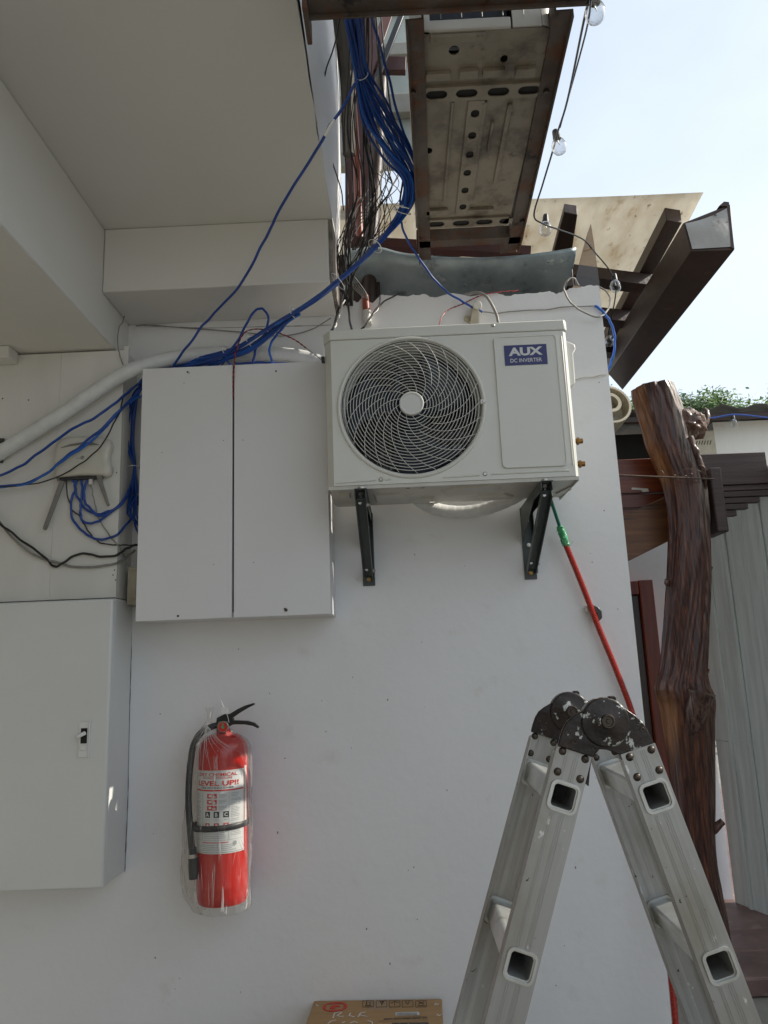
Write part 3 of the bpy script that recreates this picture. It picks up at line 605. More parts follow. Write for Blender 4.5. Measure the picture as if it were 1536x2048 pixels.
for q, r in (((1088,110),.01),((1000,295),.006),((1005,360),.008)):
    x, y = zb2(*q); em.ball((x, y, ZB-.001), r, 10, (1, 1, .5))
build('pressed_ribs', em, M['oldac'], oa, bevel=.0015)
bd_ = MB()
bd_.box((x0_, y0_+.003, ZB+.02), (x0_+.003, y1_, ZB+.60)); bd_.box((x1_-.003, y0_+.04, ZB+.002), (x1_, y1_, ZB+.60)); bd_.box((x0_, y1_-.003, ZB+.002), (x1_, y1_, ZB+.6)); bd_.box((x0_, y0_, ZB+.6), (x1_, y1_, ZB+.605))
build('case_sides', bd_, M['oldac_white'], oa)
xs3 = at(1024,40,Y=y0_).x
zA = at(900,56,Y=y0_).z
build('end_panel', MB().box((xs3, y0_-.002, ZB+.004), (x1_-.032, y0_+.003, ZB+.6)), M['oldac_white'], oa, bevel=.002)
cv = MB(); cv.grid(lambda u, v: Vector((x1_-.032+.032*math.sin(u*PI/2), y0_-.002+.042*(1-math.cos(u*PI/2)), ZB+.004+.59*v)), 8, 2); build('rounded_corner', cv, M['oldac_white'], oa, rec=False)
build('lower_lip', MB().box((x0_+.002, y0_-.006, ZB+.001), (xs3-.004, y0_+.012, ZB+.034)), M['oldac_white'], oa, bevel=.004)
build('side_strip', MB().box((x0_+.001, y0_-.004, ZB+.001), (x0_+.022, y0_+.006, ZB+.6)), M['oldac_white'], oa, bevel=.002)
build('coil', MB().box((x0_+.024, y0_+.05, ZB+.002), (xs3-.002, y0_+.06, ZB+.6)), M['fan'], oa)
gr = MB(); zg = ZB+.062
for k in range(6): gr.tube([(x0_+.02, y0_-.008, zg+.05*k), (x0_+.03, y0_-.014, zg+.05*k), (xs3+.002, y0_-.014, zg+.05*k), (xs3+.012, y0_-.004, zg-.002+.05*k)], .0016, 6)
for k in range(5): x = x0_+.05+.052*k; gr.tube([(x, y0_-.012, ZB+.03), (x, y0_-.012, ZB+.55)], .0013, 6)
build('wire_guard', gr, M['grey'], oa)
# ---------------------------------------------------------------- curved galvanised flashing lying behind the broken wall top
tl = [(690,498),(720,494),(760,494),(800,505),(850,511),(900,514),(950,515),(1000,513),(1050,510),(1100,504),(1152,494)]
tops = [at(a, b, Y=.085) for a, b in tl]; tops = cr(tops, 4)
fl = MB(); NU = len(tops)-1
def flf(u, v):
    p = tops[int(round(u*NU))]; bot = Vector((p.x - .02*u, .17, at(900, 606, Y=.25).z))
    q = p.lerp(bot, v); q.y = .085 + .34*v**2.0 + .012*noise.noise(Vector((q.x*4, v*3, 2))); q.x += .004*math.sin(v*5); return q
fl.grid(flf, NU, 10); fo = build('metal_flashing', fl, M['galv'], label='curved galvanised metal flashing lying along the broken top of the wall', cat='flashing', rec=False)
mm = fo.modifiers.new('thick', 'SOLIDIFY'); mm.thickness = .0015
build('timber', MB().beam(at(700,486,Y=.24), at(1060,506,Y=.24), .05, .04), M['maroon'], label='dark red timber edge just behind the metal flashing', cat='timber')
pl = [at(1182,447,Y=.22), at(1190,500,Y=.22), at(1200,575,Y=.22), at(1200,640,Y=.22), at(1138,640,Y=.18), at(1143,590,Y=.18), at(1160,520,Y=.20), at(1174,468,Y=.21)]
build('plastic_offcut', MB().prism(pl, (0, .002, 0)), M['film'], label='pointed brown tinted plastic offcut standing at the right end of the wall top', cat='plastic sheet')
# ---------------------------------------------------------------- log post
YT = 1.72
rowsL = [(772,1262,1346),(800,1268,1358),(830,1278,1368),(860,1287,1378),(885,1294,1384),(905,1302,1392),(930,1312,1400),(955,1322,1408),(985,1330,1414),(1020,1335,1417),(1060,1338,1419),(1110,1337,1421),(1160,1335,1422),(1210,1331,1421),(1260,1327,1418),(1310,1323,1416),(1345,1318,1414),(1372,1309,1418),(1390,1313,1426),(1410,1320,1429),(1450,1327,1427),(1500,1334,1427),(1560,1342,1428),(1620,1348,1428),(1680,1352,1428),(1740,1356,1434),(1800,1360,1446),(1850,1362,1456),(1900,1362,1464),(1940,1360,1468)]
import bisect
cs = []; 
for y, l, r in rowsL:
    a = at(l, y, Y=YT); b = at(r, y, Y=YT); cs.append(((a+b)/2, (b-a).length/2))
lastc, lastr = cs[-1]
base_c = Vector((lastc.x, YT, 0.0))
cs = [c for c in cs if c[0].z > .05]+[(base_c, cs[-1][1])]
ctr = cr([c for c, r in cs], 9); rad = cr([Vector((r*.955, 0, 0)) for c, r in cs], 9)
lg = thing('log_post', 'knobbly varnished tree trunk post with a slanted cut top', 'post', (base_c.x, YT, 0))
NA = 120; v = []; f = []
def logr(i, k):
    c = ctr[i]; q = 2*PI*k/NA; ca, sa = math.cos(q), math.sin(q); h = c.z
    tw = q + .35*math.sin(h*1.7)
    p3 = Vector((math.cos(tw)*2.2, math.sin(tw)*2.2, h*.55))
    rr = rad[i].x
    flute = .14*noise.noise(p3*1.0)+.08*noise.noise(Vector((math.cos(tw)*6, math.sin(tw)*6, h*1.1)))
    fine = .028*noise.noise(Vector((math.cos(tw)*16, math.sin(tw)*16, h*3.0)))
    fine += (.020 if h > 2.2 else .010)*noise.noise(Vector((math.cos(tw)*30, math.sin(tw)*30, h*4.0)))
    if h > 2.35: fine += .06*abs(noise.noise(Vector((math.cos(tw)*14, math.sin(tw)*14, h*8))))*max(0, ca+.2)
    return Vector((c.x+ca*rr*(1+flute*.8+fine), c.y+sa*rr*(1+flute+fine)*.95, h))
for i in range(len(ctr)):
    for k in range(NA):
        p = logr(i, k)
        if i < 5: p.z += 0
        v.append(p)
for i in range(len(ctr)-1):
    for k in range(NA): f.append((i*NA+k, i*NA+(k+1) % NA, (i+1)*NA+(k+1) % NA, (i+1)*NA+k))
# slanted cut: the left side of the top is lower
for k in range(NA*7):
    i = k // NA; dx = (v[k].x-ctr[0].x)/rad[0].x; v[k].z += (.012*dx-.010)*(1-i/7)
top0 = Vector((ctr[0].x, ctr[0].y, ctr[0].z-.004)); v.append(top0); f += [(len(v)-1, (k+1) % NA, k) for k in range(NA)]
def logmat(m, n, b, l):
    tcn = n.nodes.new('ShaderNodeTexCoord'); mpn = n.nodes.new('ShaderNodeMapping'); mpn.inputs['Scale'].default_value = (20, 20, 1.5); l.new(tcn.outputs['Object'], mpn.inputs[0])
    t = n.nodes.new('ShaderNodeTexNoise'); t.inputs['Scale'].default_value = 3; t.inputs['Distortion'].default_value = .6; t.inputs['Detail'].default_value = 9; t.inputs['Roughness'].default_value = .62; l.new(mpn.outputs[0], t.inputs[0])
    rmp = n.nodes.new('ShaderNodeValToRGB'); e = rmp.color_ramp.elements; e[0].position = .34; e[0].color = (.014,.006,.004,1); e[1].position = .68; e[1].color = (.17,.060,.030,1)
    e2 = rmp.color_ramp.elements.new(.5); e2.color = (.070,.021,.011,1); l.new(t.outputs[0], rmp.inputs[0])
    at_ = n.nodes.new('ShaderNodeAttribute'); at_.attribute_name = 'heart'
    r2 = n.nodes.new('ShaderNodeValToRGB'); e = r2.color_ramp.elements; e[0].position = .35; e[0].color = (.15,.050,.013,1); e[1].position = .65; e[1].color = (.32,.125,.03,1); l.new(t.outputs[0], r2.inputs[0])
    x = n.nodes.new('ShaderNodeMixRGB'); l.new(at_.outputs['Fac'], x.inputs[0]); l.new(rmp.outputs[0], x.inputs[1]); l.new(r2.outputs[0], x.inputs[2])
    at2 = n.nodes.new('ShaderNodeAttribute'); at2.attribute_name = 'bare'
    r3 = n.nodes.new('ShaderNodeValToRGB'); e = r3.color_ramp.elements; e[0].position = .40; e[0].color = (.04,.026,.02,1); e[1].position = .60; e[1].color = (.34,.27,.22,1); l.new(t.outputs[0], r3.inputs[0])
    x2 = n.nodes.new('ShaderNodeMixRGB'); l.new(at2.outputs['Fac'], x2.inputs[0]); l.new(x.outputs[0], x2.inputs[1]); l.new(r3.outputs[0], x2.inputs[2]); l.new(x2.outputs[0], b.inputs['Base Color'])
    bp = n.nodes.new('ShaderNodeBump'); bp.inputs['Strength'].default_value = 1.0; bp.inputs['Distance'].default_value = .009; l.new(t.outputs[0], bp.inputs['Height']); l.new(bp.outputs[0], b.inputs['Normal'])
    b.inputs['Coat Weight'].default_value = .45; b.inputs['Coat Roughness'].default_value = .18; b.inputs['Specular IOR Level'].default_value = .3
M['log'] = mk('varnished_log', (.06,.03,.02), rough=.5, extra=logmat)
lo = build('trunk', MB().add(v, f), M['log'], lg, ang=60)
def paint(o, fh, fb):
    me = o.data; org = ORG[o.name]
    for nm, fn in (('heart', fh), ('bare', fb)):
        a_ = me.attributes.new(nm, 'FLOAT', 'POINT'); a_.data.foreach_set('value', [min(1, max(0, fn(v.co+org))) for v in me.vertices])
cz = [c.z for c in ctr]
def cen(z):
    i = min(range(len(cz)), key=lambda j: abs(cz[j]-z)); return ctr[i], rad[i].x
def heart(p):
    c, r = cen(p.z); dx = (p.x-c.x)/r; n_ = .25*noise.noise(Vector((p.x*9, p.y*9, p.z*2)))
    up_ = max(0, min(1, (p.z-2.55)/.2)); low = max(0, 1-abs(p.z-1.22)/.26)
    return (up_*max(0, (-dx-.68+n_)*5)) + low*.8*max(0, (-dx-.62+n_*2.0)*4)
def bare(p):
    c, r = cen(p.z); dx = (p.x-c.x)/r; n_ = .3*noise.noise(Vector((p.x*11, p.y*11, p.z*2)))
    return max(0, min(1, (p.z-2.2)/.4))*max(0, min(.9, (dx-.0+n_)*2.5)) + .25*max(0, dx-.3+n_)
paint(lo, heart, bare)
def lump(name, O, r, sc, amp, freq, seed, n=36):
    mb = MB(); mb.ball(O, r, n, sc); O = Vector(O)
    for i, p in enumerate(mb.v):
        d = (p-O); mb.v[i] = O + d*(1+amp*noise.noise(d.normalized()*freq+Vector((seed,0,0)))+amp*.4*noise.noise(d.normalized()*freq*3+Vector((0,seed,0))))
    o = build(name, mb, M['log'], lg, ang=60); paint(o, lambda p: .15, lambda p: .75*max(0, noise.noise(p*14)+.5)); return o
kb = at(1376,850,Y=YT-.03); lump('burl', kb, .098, (1.05, .8, 1.05), .26, 2.2, 3, 48)
lump('burl', at(1345,787,Y=YT), .024, (1,.8,1.3), .5, 3, 9, 16)
def spur(pts, r0, r1, h=.1):
    pp = pxs(pts, 8); mb = MB(); mb.tube(pp, r0, 14, rf=lambda t: r0+(r1-r0)*t)
    for i, p in enumerate(mb.v): mb.v[i] = p+Vector((noise.noise(p*25), noise.noise(p*25+Vector((5,0,0))), noise.noise(p*20)))*.008
    o = build('spur', mb, M['log'], lg, ang=60); paint(o, lambda p: 0, lambda p: h)
spur([(1400,860,YT-.04),(1412,845,YT-.04),(1414,825,YT-.03),(1408,815,YT-.02)], .026, .006, .3)
spur([(1378,875,YT-.1),(1392,905,YT-.11),(1402,932,YT-.11),(1408,955,YT-.09),(1410,985,YT-.04)], .022, .012, .2)
spur([(1384,1470,YT-.07),(1390,1435,YT-.11),(1398,1405,YT-.135),(1403,1384,YT-.145)], .045, .075, .25)
spur([(1418,1668,YT-.02),(1432,1655,YT-.03),(1446,1642,YT-.03)], .022, .017, .1)
spur([(1408,1352,YT-.07),(1414,1345,YT-.07),(1417,1338,YT-.07)], .008, .004)
for q in ((1420,1135),(1333,1165),(1422,1420)): c = at(*q, Y=YT-.02); lump('knot', c, .014, (1,.8,1.4), .4, 3, q[0], 10)
# ---------------------------------------------------------------- pergola beams behind the post
pg = thing('pergola_beam', 'long stained timber beam with stacked slats behind the log post', 'timber beam', (1.9, 1.95, 2.8))
YB = 1.9
zt1, zt0 = at(1536,903,Y=YB).z, at(1536,966,Y=YB).z
xm = at(1370,940,Y=YB).x; x9 = 2.34
build('main_beam', MB().box((xm+.003, YB, zt0), (x9, YB+.06, zt1)), M['purplewood'], pg, bevel=.004)
build('main_beam', MB().box((.4, YB-.004, zt0-.03), (xm, YB+.06, zt1-.012)), M['lit_timber'], pg, bevel=.004)  # same beam as above, its lit stretch coloured redder
zz = zt0
ends = [1560, 1560, 1524, 1500, 1478]
for i, e in enumerate(ends):
    zn = zz-.040; xe = min(x9, at(e, 1000+i*14, Y=YB+.01).x)
    build('slat', MB().box((xm+.003, YB+.012-.006*(i % 2), zn+.004), (xe, YB+.06, zz-.003)), M['purplewood'], pg, bevel=.003)
    zz = zn
zz = zt0-.033
for i, hh in enumerate((.09,.045,.04,.045)):
    build('slat', MB().box((.4, YB+.01+.012*(i % 2), zz-hh+.004), (xm, YB+.05, zz-.002)), M['lit_timber'], pg, bevel=.003); zz -= hh
pp = [at(1225,1040,Y=YB-.02), at(1350,985,Y=YB-.02), at(1350,1076,Y=YB-.02), at(1225,1138,Y=YB-.02)]
build('plank', MB().prism(pp, (0,.03,0)), M['plankwood'], pg, bevel=.003)
build('paint_scrap', MB().prism([at(a,b,Y=YB-.0075) for a,b in ((1264,975),(1296,977),(1298,983),(1286,984),(1282,980),(1263,979))], (0,.003,0)), M['whitec'], pg)
a = at(1420,936,Y=1.66); b = at(1455,1060,Y=1.66)
c = circ(0,0,1,4)
ww = at(1447,936,Y=1.66).x-at(1425,936,Y=1.66).x
build('joist', MB().box((at(1427,1000,Y=1.66).x, 1.66, at(1440,1064,Y=1.66).z), (at(1451,1000,Y=1.66).x, YB-.006, at(1440,934,Y=1.66).z)), M['purplewood'], pg, bevel=.010)
build('joist_cheek', MB().box((at(1418,1000,Y=1.72).x, 1.72, at(1440,1050,Y=1.72).z), (at(1427,1000,Y=1.72).x, YB-.006, at(1440,950,Y=1.72).z)), M['darkwood'], pg, bevel=.004)
# rebar rod wired to the post
rd = thing('iron_rod', 'thin rusty iron rod wired across the front of the log post', 'rod', at(1300,955,Y=YT-.17))
build('rod', MB().tube([at(1225,950,Y=YT-.17), at(1330,954,Y=YT-.17), at(1428,958,Y=YT-.17)], .0055, 8), M['wire'], rd)
wr = MB()
def hoop(px, py, rx, rz, turns, Y): 
    c = at(px, py, Y=Y); wr.tube([c+Vector((rx*math.sin(t)*.4+.004*t, -rx*math.cos(t)*.5, rz*math.cos(t))) for t in [i*.35 for i in range(int(turns*18))]], .0016, 5)
hoop(1370,958,.02,.02,1.6,YT-.17); hoop(1382,956,.02,.026,1.6,YT-.17); hoop(1348,956,.02,.016,1,YT-.17)
c = at(1322,950,Y=YT-.19); wr.tube([c+Vector((.018*math.cos(t), 0, .028*math.sin(t))) for t in [i*.3 for i in range(22)]], .0012, 5)
wr.tube(pxs([(1352,950,YT-.18),(1372,938,YT-.19),(1400,942,YT-.19),(1415,952,YT-.18),(1420,957,YT-.17)]), .0016, 5)
wr.tube(pxs([(1382,940,YT-.18),(1400,930,YT-.19),(1412,936,YT-.18)]), .0014, 5)
build('tie_wire', wr, M['wire'], rd)
# ribbed drum lamp at the wall end
lp = thing('ribbed_lamp', 'cream ribbed plastic drum sticking out behind the wall end near the log post', 'lamp', at(1228,812,Y=.55))
c = at(1221,808,Y=.5); ax = Vector((.12, -1, .22)).normalized()
R0 = (at(1254,808,Y=.5)-c).length*1.3
dm = MB(); n_ = 88; a_ = ax.orthogonal().normalized(); b_ = ax.cross(a_); vv = []; ff = []
for j, (zf, rf_) in enumerate(((0, .90), (0, 1.0), (-.10, .97), (-.16, .93), (-.16, .85), (0, .90))):
    for k in range(n_):
        q = 2*PI*k/n_; r = R0*rf_*(1+(.028 if k % 2 else -.012)*(0 < j < 5)); vv.append(c+ax*zf+(a_*math.cos(q)+b_*math.sin(q))*r)
for j in range(5):
    for k in range(n_): ff.append((j*n_+k, j*n_+(k+1) % n_, (j+1)*n_+(k+1) % n_, (j+1)*n_+k))
build('ribbed_drum', dm.add(vv, ff), M['lampb'], lp, ang=20)
build('back_plate', MB().lathe([(.0001,-.08),(R0*.88,-.08),(R0*.88,-.075),(.0001,-.075)], c, ax, 40), M['lampb'], lp)
build('inner_ring', MB().lathe([(R0*.36,-.06),(R0*.36,.005),(R0*.52,.005),(R0*.52,-.06)], c+Vector((0,0,.006)), ax, 32), M['lampb'], lp)
build('socket', MB().lathe([(.0001,-.05),(R0*.22,-.05),(R0*.26,-.02),(R0*.3,-.03),(R0*.34,-.06)], c, ax, 24), M['beige'], lp)
# ---------------------------------------------------------------- string of bulbs
sg = thing('string_lights', 'black string of clear bulbs hanging from the rusty frame and canopy', 'string lights', at(1118,290,Y=-.45))
cord = [(1186,-60,-1.35),(1178,0,-1.20),(1168,40,-1.10),(1135,200,-.74),(1115,265,-.55),(1106,300,-.47),(1085,370,-.28),(1068,430,-.12),(1085,447,-.08),(1120,460,.0),(1165,478,.12),(1190,505,.25),(1222,545,.4),(1232,580,.6),(1222,640,.8),(1216,670,.9)]
build('cord', MB().tube(pxs(cord), .0032, 6), M['black'], sg)
build('cord', MB().tube(pxs([(1182,0,-1.22),(1176,45,-1.09),(1160,110,-.93),(1120,255,-.58)]), .0025, 6), M['black'], sg)
build('cord', MB().tube(pxs([(1380,826,2.9),(1420,836,2.9),(1470,829,2.9),(1540,836,2.9)]), .006, 6), M['blue'], sg)
def bulb(px, py, Y, tilt=0, s=1.0):
    c = at(px, py, Y=Y); R = Matrix.Rotation(tilt, 3, 'Y')
    ax = R @ Vector((0,0,1)); O = c
    so_ = MB().lathe([(.0001,.046),(.009,.045),(.011,.038),(.0125,.022),(.0135,.018),(.0135,.011),(.0001,.011)], O, ax, 20); so_.v = [O+(p-O)*s for p in so_.v]
    s1 = build('bulb_socket', so_, M['rubber'], sg)
    gl = MB().lathe([(.011,.014),(.014,.010),(.0205,.001),(.0245,-.010),(.0255,-.020),(.0235,-.031),(.0175,-.040),(.008,-.0455),(.0001,-.047)], O, ax, 24); gl.v = [O+(p-O)*s for p in gl.v]
    b1 = build('bulb', gl, M['bulb'], sg, rec=False)
    fi = MB().tube([O+ax*.014*s, O+ax*(-.002)*s, O+ax*(-.012)*s+Vector((.004,0,0))*s], .0022*s, 6, rf=lambda t: .003-.0022*t); build('filament', fi, M['zinc'], b1)
for a in ((1190,14,-1.14,.05,1.0),(1116,284,-.5,-.15,1.0),(1091,450,-.02,.1,1.0),(1230,566,.45,0,1.0),(1220,676,.9,.2,1.0)): bulb(*a)
bulb(1467,842,2.95,0,1.15)
# ---------------------------------------------------------------- double door cabinet
X0, X1, Z0, Z1 = -.893, -.234, 1.778, 2.680
cb_ = thing('wall_cabinet', 'shallow white two-door cabinet on the wall left of the air conditioner', 'cabinet', ((X0+X1)/2, -.1, Z0))
xs = at(466,980,Y=-.2).x
cs_ = MB(); cs_.box((X0+.003, -.178, Z0+.003), (X0+.018, -.001, Z1-.003)).box((X1-.016, -.178, Z0+.003), (X1-.001, -.001, Z1-.003)).box((X0+.0185, -.178, Z0+.003), (X1-.0165, -.001, Z0+.018)).box((X0+.0185, -.178, Z1-.018), (X1-.0165, -.001, Z1-.003)).box((X0+.0185, -.012, Z0+.0185), (X1-.0165, -.001, Z1-.0185))
build('carcass', cs_, M['cab'], cb_, bevel=.001)
build('dark_gap', MB().box((xs-.006, -.176, Z0+.02), (xs+.006, -.17, Z1-.02)), M['dark'], cb_)
build('door', MB().box((X0, -.2, Z0), (xs-.0035, -.180, Z1)), M['cab'], cb_, bevel=.0012)
dR = build('door', MB().box((xs+.0030, -.198, Z0), (X1, -.180, Z1)), M['cab'], cb_, bevel=.0012)
for q, r in (((375,744),.0035),((378,746),.002),((552,742),.003),((356,1232),.004),((572,1220),.0055),((570,1218),.004),((324,905),.0015),((447,881),.0015),((486,880),.0015),((427,1129),.0015),((507,1125),.0015),((368,766),.0015)):
    c = at(*q, Y=-.2005); build('screw', MB().lathe([(.0001,.0009),(r*.6,.0011),(r,.0004),(r,-.0015)], c, (0,-1,0), 12), M['rivet'], cb_)
# ---------------------------------------------------------------- electrical panel
ep = thing('electrical_panel', 'grey-white steel electrical panel with a small latch at lower left', 'electrical panel', (-1.35, -.1, .95))
build('box', MB().box((-1.9, -.166, .952), (-.975, -.001, 1.862)), M['elec'], ep, bevel=.002)
build('door', MB().box((-1.9, -.198, .948), (-.972, -.170, 1.858)), M['elec'], ep, bevel=.007)
lt = at(168,1479,Y=-.2); lc = MB()
build('latch_plate', plate_mb if False else MB().box((lt.x-.017, -.2035, lt.z-.056), (lt.x+.017, -.1975, lt.z+.056)), M['white'], ep, bevel=.002)
build('latch_edge', MB().box((lt.x+.0175, -.208, lt.z-.056), (lt.x+.021, -.1975, lt.z+.058)), M['white'], ep, bevel=.001)
build('latch_slot', MB().box((lt.x-.009, -.2055, lt.z-.012), (lt.x+.011, -.2036, lt.z+.036)), M['dark'], ep)
build('latch_lever', MB().beam((lt.x+.008, -.208, lt.z+.022), (lt.x-.016, -.222, lt.z+.010), .014, .012), M['white'], ep, bevel=.003)
build('latch_tab', MB().box((lt.x-.010, -.2075, lt.z-.034), (lt.x+.010, -.2036, lt.z-.016)), M['white'], ep, bevel=.002)
# socket box between column and cabinet
sb = thing('junction_box', 'aged beige electrical box half hidden behind the cabinet lower left corner', 'junction box', at(266,1208,Y=-.05))
a = at(253,1210,Y=-.09); b = at(285,1133,Y=-.09)
build('box', MB().box((a.x, -.09, a.z), (b.x, -.001, b.z)), M['beige'], sb, bevel=.003)
build('cover', MB().box((a.x+.012, -.094, a.z+.02), (b.x, -.0905, b.z-.012)), M['beige'], sb, bevel=.002)
# dark box at far left edge
build('cable_outlet', MB().box((at(-40,900,Y=-.16).x, -.15, at(0,925,Y=-.15).z), (at(6,900,Y=-.15).x, -.1405, at(0,876,Y=-.15).z)), M['rubber'], label='small black cable outlet at the left edge beside the white pipe', cat='outlet', bevel=.003)
# ---------------------------------------------------------------- router
rt = thing('router', 'cream wireless router hung upside down on the left boards', 'router', at(165,950,Y=-.15))
def RP(u, v, y=-.15):   # u,v in photo pixels
    return at(u, v, Y=y)
ol = [(118,885),(124,879),(140,876),(170,875),(205,876),(219,880),(225,888),(226,897),(222,912),(222,925),(226,938),(224,950),(216,955),(205,953),(160,953),(120,957),(112,953),(110,940),(112,905)]
ol = [(p.x, p.y, p.z) for p in cr([at(a, b, Y=-.150) for a, b in ol+[ol[0]]], 4)[:-1]]
cc = sum((Vector(p) for p in ol), Vector())/len(ol)
bodyv = MB(); n_ = len(ol); lv = []
for sc_, y in ((.93,-.141),(1.0,-.148),(1.0,-.160),(.96,-.168),(.88,-.1725),(.70,-.1745),(.4,-.1755),(.1,-.176)):
    lv.append([Vector((cc.x+(p[0]-cc.x)*sc_, y, cc.z+(p[2]-cc.z)*sc_)) for p in ol])
for r in lv: bodyv.v += r
for j in range(len(lv)-1):
    for k in range(n_): bodyv.f.append((j*n_+k, j*n_+(k+1) % n_, (j+1)*n_+(k+1) % n_, (j+1)*n_+k))
bodyv.f.append(tuple(range((len(lv)-1)*n_, len(lv)*n_)))
build('body', bodyv, M['router'], rt, ang=50)
a1 = [at(121,895,Y=-.1785), at(140,888,Y=-.1785), at(165,884,Y=-.1785), at(185,885,Y=-.1785), at(198,889,Y=-.1785), at(182,890,Y=-.1785), at(160,889,Y=-.1785), at(140,892,Y=-.1785)]
build('vent_recess', MB().prism(a1, (0,.004,0)), M['antenna'], rt)
build('port_strip', MB().box((RP(122,958).x, -.163, RP(150,961).z), (RP(196,958).x, -.150, RP(150,955).z)), M['rubber'], rt, bevel=.001)
cL = at(157,916,Y=-.1778); ux = Vector((1,0,0)); uz = Vector((-.06,0,1)).normalized()
text('tp-link', .007, lambda u, v: cL + Vector((-u,0,0)) + Vector((0,0,-v)), M['grey_print'], rt, width=.016, name='logo_text')
c2_ = at(164.5,915.5,Y=-.1778); rg = MB(); rg.ring(c2_, (0,1,0), .0045, .0012, 20, 5); rg.box((c2_.x-.0005, -.1785, c2_.z), (c2_.x+.0008, -.1770, c2_.z+.009)); rg.box((c2_.x, -.1785, c2_.z+.004), (c2_.x+.007, -.1770, c2_.z+.0055)); build('logo_mark', rg, M['grey_print'], rt)
def antenna(p0, p1, w0, w1):
    a = at(*p0, Y=-.160); b = at(*p1, Y=-.162); d = (b-a); r = d.normalized().cross(Vector((0,1,0))); mb = MB()
    for t, w in ((0, w0), (1, w1)): pass
    v = []
    for p, w in ((a, w0), (a.lerp(b, .85), w1), (a.lerp(b, .97), w1*.9), (b, w1*.5)):
        for s1, s2 in ((-1,-1),(1,-1),(1,1),(-1,1)): v.append(p+r*s1*w/2+Vector((0, s2*.005, 0)))
    mb.add(v, [(0,1,2,3),(15,14,13,12)]+[(j*4+k, (j+1)*4+k, (j+1)*4+(k+1) % 4, j*4+(k+1) % 4) for j in range(3) for k in range(4)])
    build('antenna', mb, M['antenna'], rt, bevel=.0015)
antenna((125,962), (89,1060), .017, .014); antenna((199,960), (217,1012), .016, .010)
for q in ((121,959),(201,956)): c = RP(*q); build('antenna_hinge', MB().cyl(c+Vector((0,-.012,0)), c+Vector((0,.006,0)), .009, n=16), M['antenna'], rt)
c = RP(182,962,-.157); build('white_plug', MB().box((c.x-.006, -.163, c.z-.014), (c.x+.006, -.151, c.z+.006)), M['whitec'], rt, bevel=.001)
# router cables
K = 'blue network cables looping out of the router'
def cable(lab, pts, r, m, grp=None, cat='cable', name='cable', n=8):
    if m in ('blue', 'blueL'): r *= 1.25
    pp_ = pxs(pts, n); ph_ = len(C.objects)*1.37
    pp_ = [p + Vector((noise.noise(Vector((i*.22, ph_, 1))), .4*noise.noise(Vector((i*.22, ph_, 7))), noise.noise(Vector((i*.22, ph_, 4)))))*.0045 for i, p in enumerate(pp_)]
    return build(name, MB().tube(pp_, r, 8), M[m], label=lab, cat=cat, group=grp)
cable('blue cable from the leftmost router port swinging lowest', [(146,960,-.156),(151,975,-.155),(147,990,-.152),(141,1010,-.15),(145,1035,-.149),(160,1058,-.148),(180,1073,-.148),(205,1080,-.15),(235,1068,-.15),(262,1038,-.06)], .0035, 'blue', K)
cable('second blue router cable crossing to the tied hank', [(154,960,-.156),(151,976,-.153),(156,995,-.150),(168,1015,-.149),(185,1026,-.148),(205,1027,-.15),(228,1018,-.15),(250,1000,-.12),(262,975,-.05)], .0035, 'blue', K)
cable('third blue router cable with the hairpin below the router', [(164,960,-.158),(164,980,-.156),(162,1010,-.154),(161,1030,-.154),(166,1042,-.154),(180,1047,-.154),(200,1040,-.154),(225,1022,-.152),(248,1002,-.13),(262,968,-.05)], .0035, 'blue', K)
cable('blue cable from the rightmost blue router port', [(173,960,-.160),(168,985,-.159),(170,1003,-.158),(180,1018,-.158),(196,1030,-.157),(215,1028,-.156),(240,1012,-.14),(258,980,-.06)], .0035, 'blue', K)
cable('thin black power lead curling out of the router left end', [(133,958,-.156),(133,975,-.156),(140,1010,-.150),(148,1023,-.148),(160,1035,-.146),(170,1052,-.147),(185,1073,-.147),(200,1085,-.147),(225,1090,-.146),(250,1090,-.12),(276,1089,-.06)], .0024, 'black')
cable('grey-white cable hanging from the white router plug', [(182,966,-.157),(184,985,-.155),(190,1008,-.152),(194,1028,-.150),(205,1050,-.148),(225,1078,-.147),(240,1098,-.145),(250,1115,-.09),(256,1135,-.095)], .0022, 'grey')
cable('thick black cable sagging across the left boards under the router', [(-30,1010,-.16),(0,1047,-.16),(40,1078,-.155),(80,1108,-.152),(104,1131,-.150),(120,1130,-.150),(145,1113,-.149),(170,1107,-.149),(200,1113,-.149),(230,1113,-.148),(250,1098,-.12),(268,1091,-.06),(285,1090,-.04)], .0042, 'black')
cable('flat pale cable sagging below the thick black cable', [(-30,1015,-.152),(0,1045,-.152),(25,1075,-.150),(60,1105,-.149),(100,1122,-.148),(150,1133,-.1465),(190,1134,-.1465),(230,1127,-.146),(252,1115,-.09),(270,1100,-.05)], .0042, 'grey')
cable('black cable curving down from the column corner past the router to the left edge', [(243,700,-.11),(245,740,-.10),(247,780,-.12),(240,820,-.16),(220,862,-.19),(190,905,-.20),(150,935,-.19),(100,960,-.18),(40,972,-.18),(-30,976,-.18)], .0025, 'black')
cable('dark cable dropping along the upper corner of the boarded column', [(252,628,-.06),(245,645,-.12),(236,660,-.15),(235,690,-.15),(240,712,-.15),(246,728,-.14),(246,750,-.12)], .0022, 'grey')
G2 = 'blue cables sweeping from the hank to the left edge'
cable('upper blue cable sweeping from the hank over the router to the left edge', [(283,762,-.12),(262,780,-.12),(230,806,-.17),(190,835,-.19),(150,855,-.2),(110,882,-.2),(70,912,-.19),(30,938,-.18),(-30,964,-.17)], .0038, 'blue', G2)
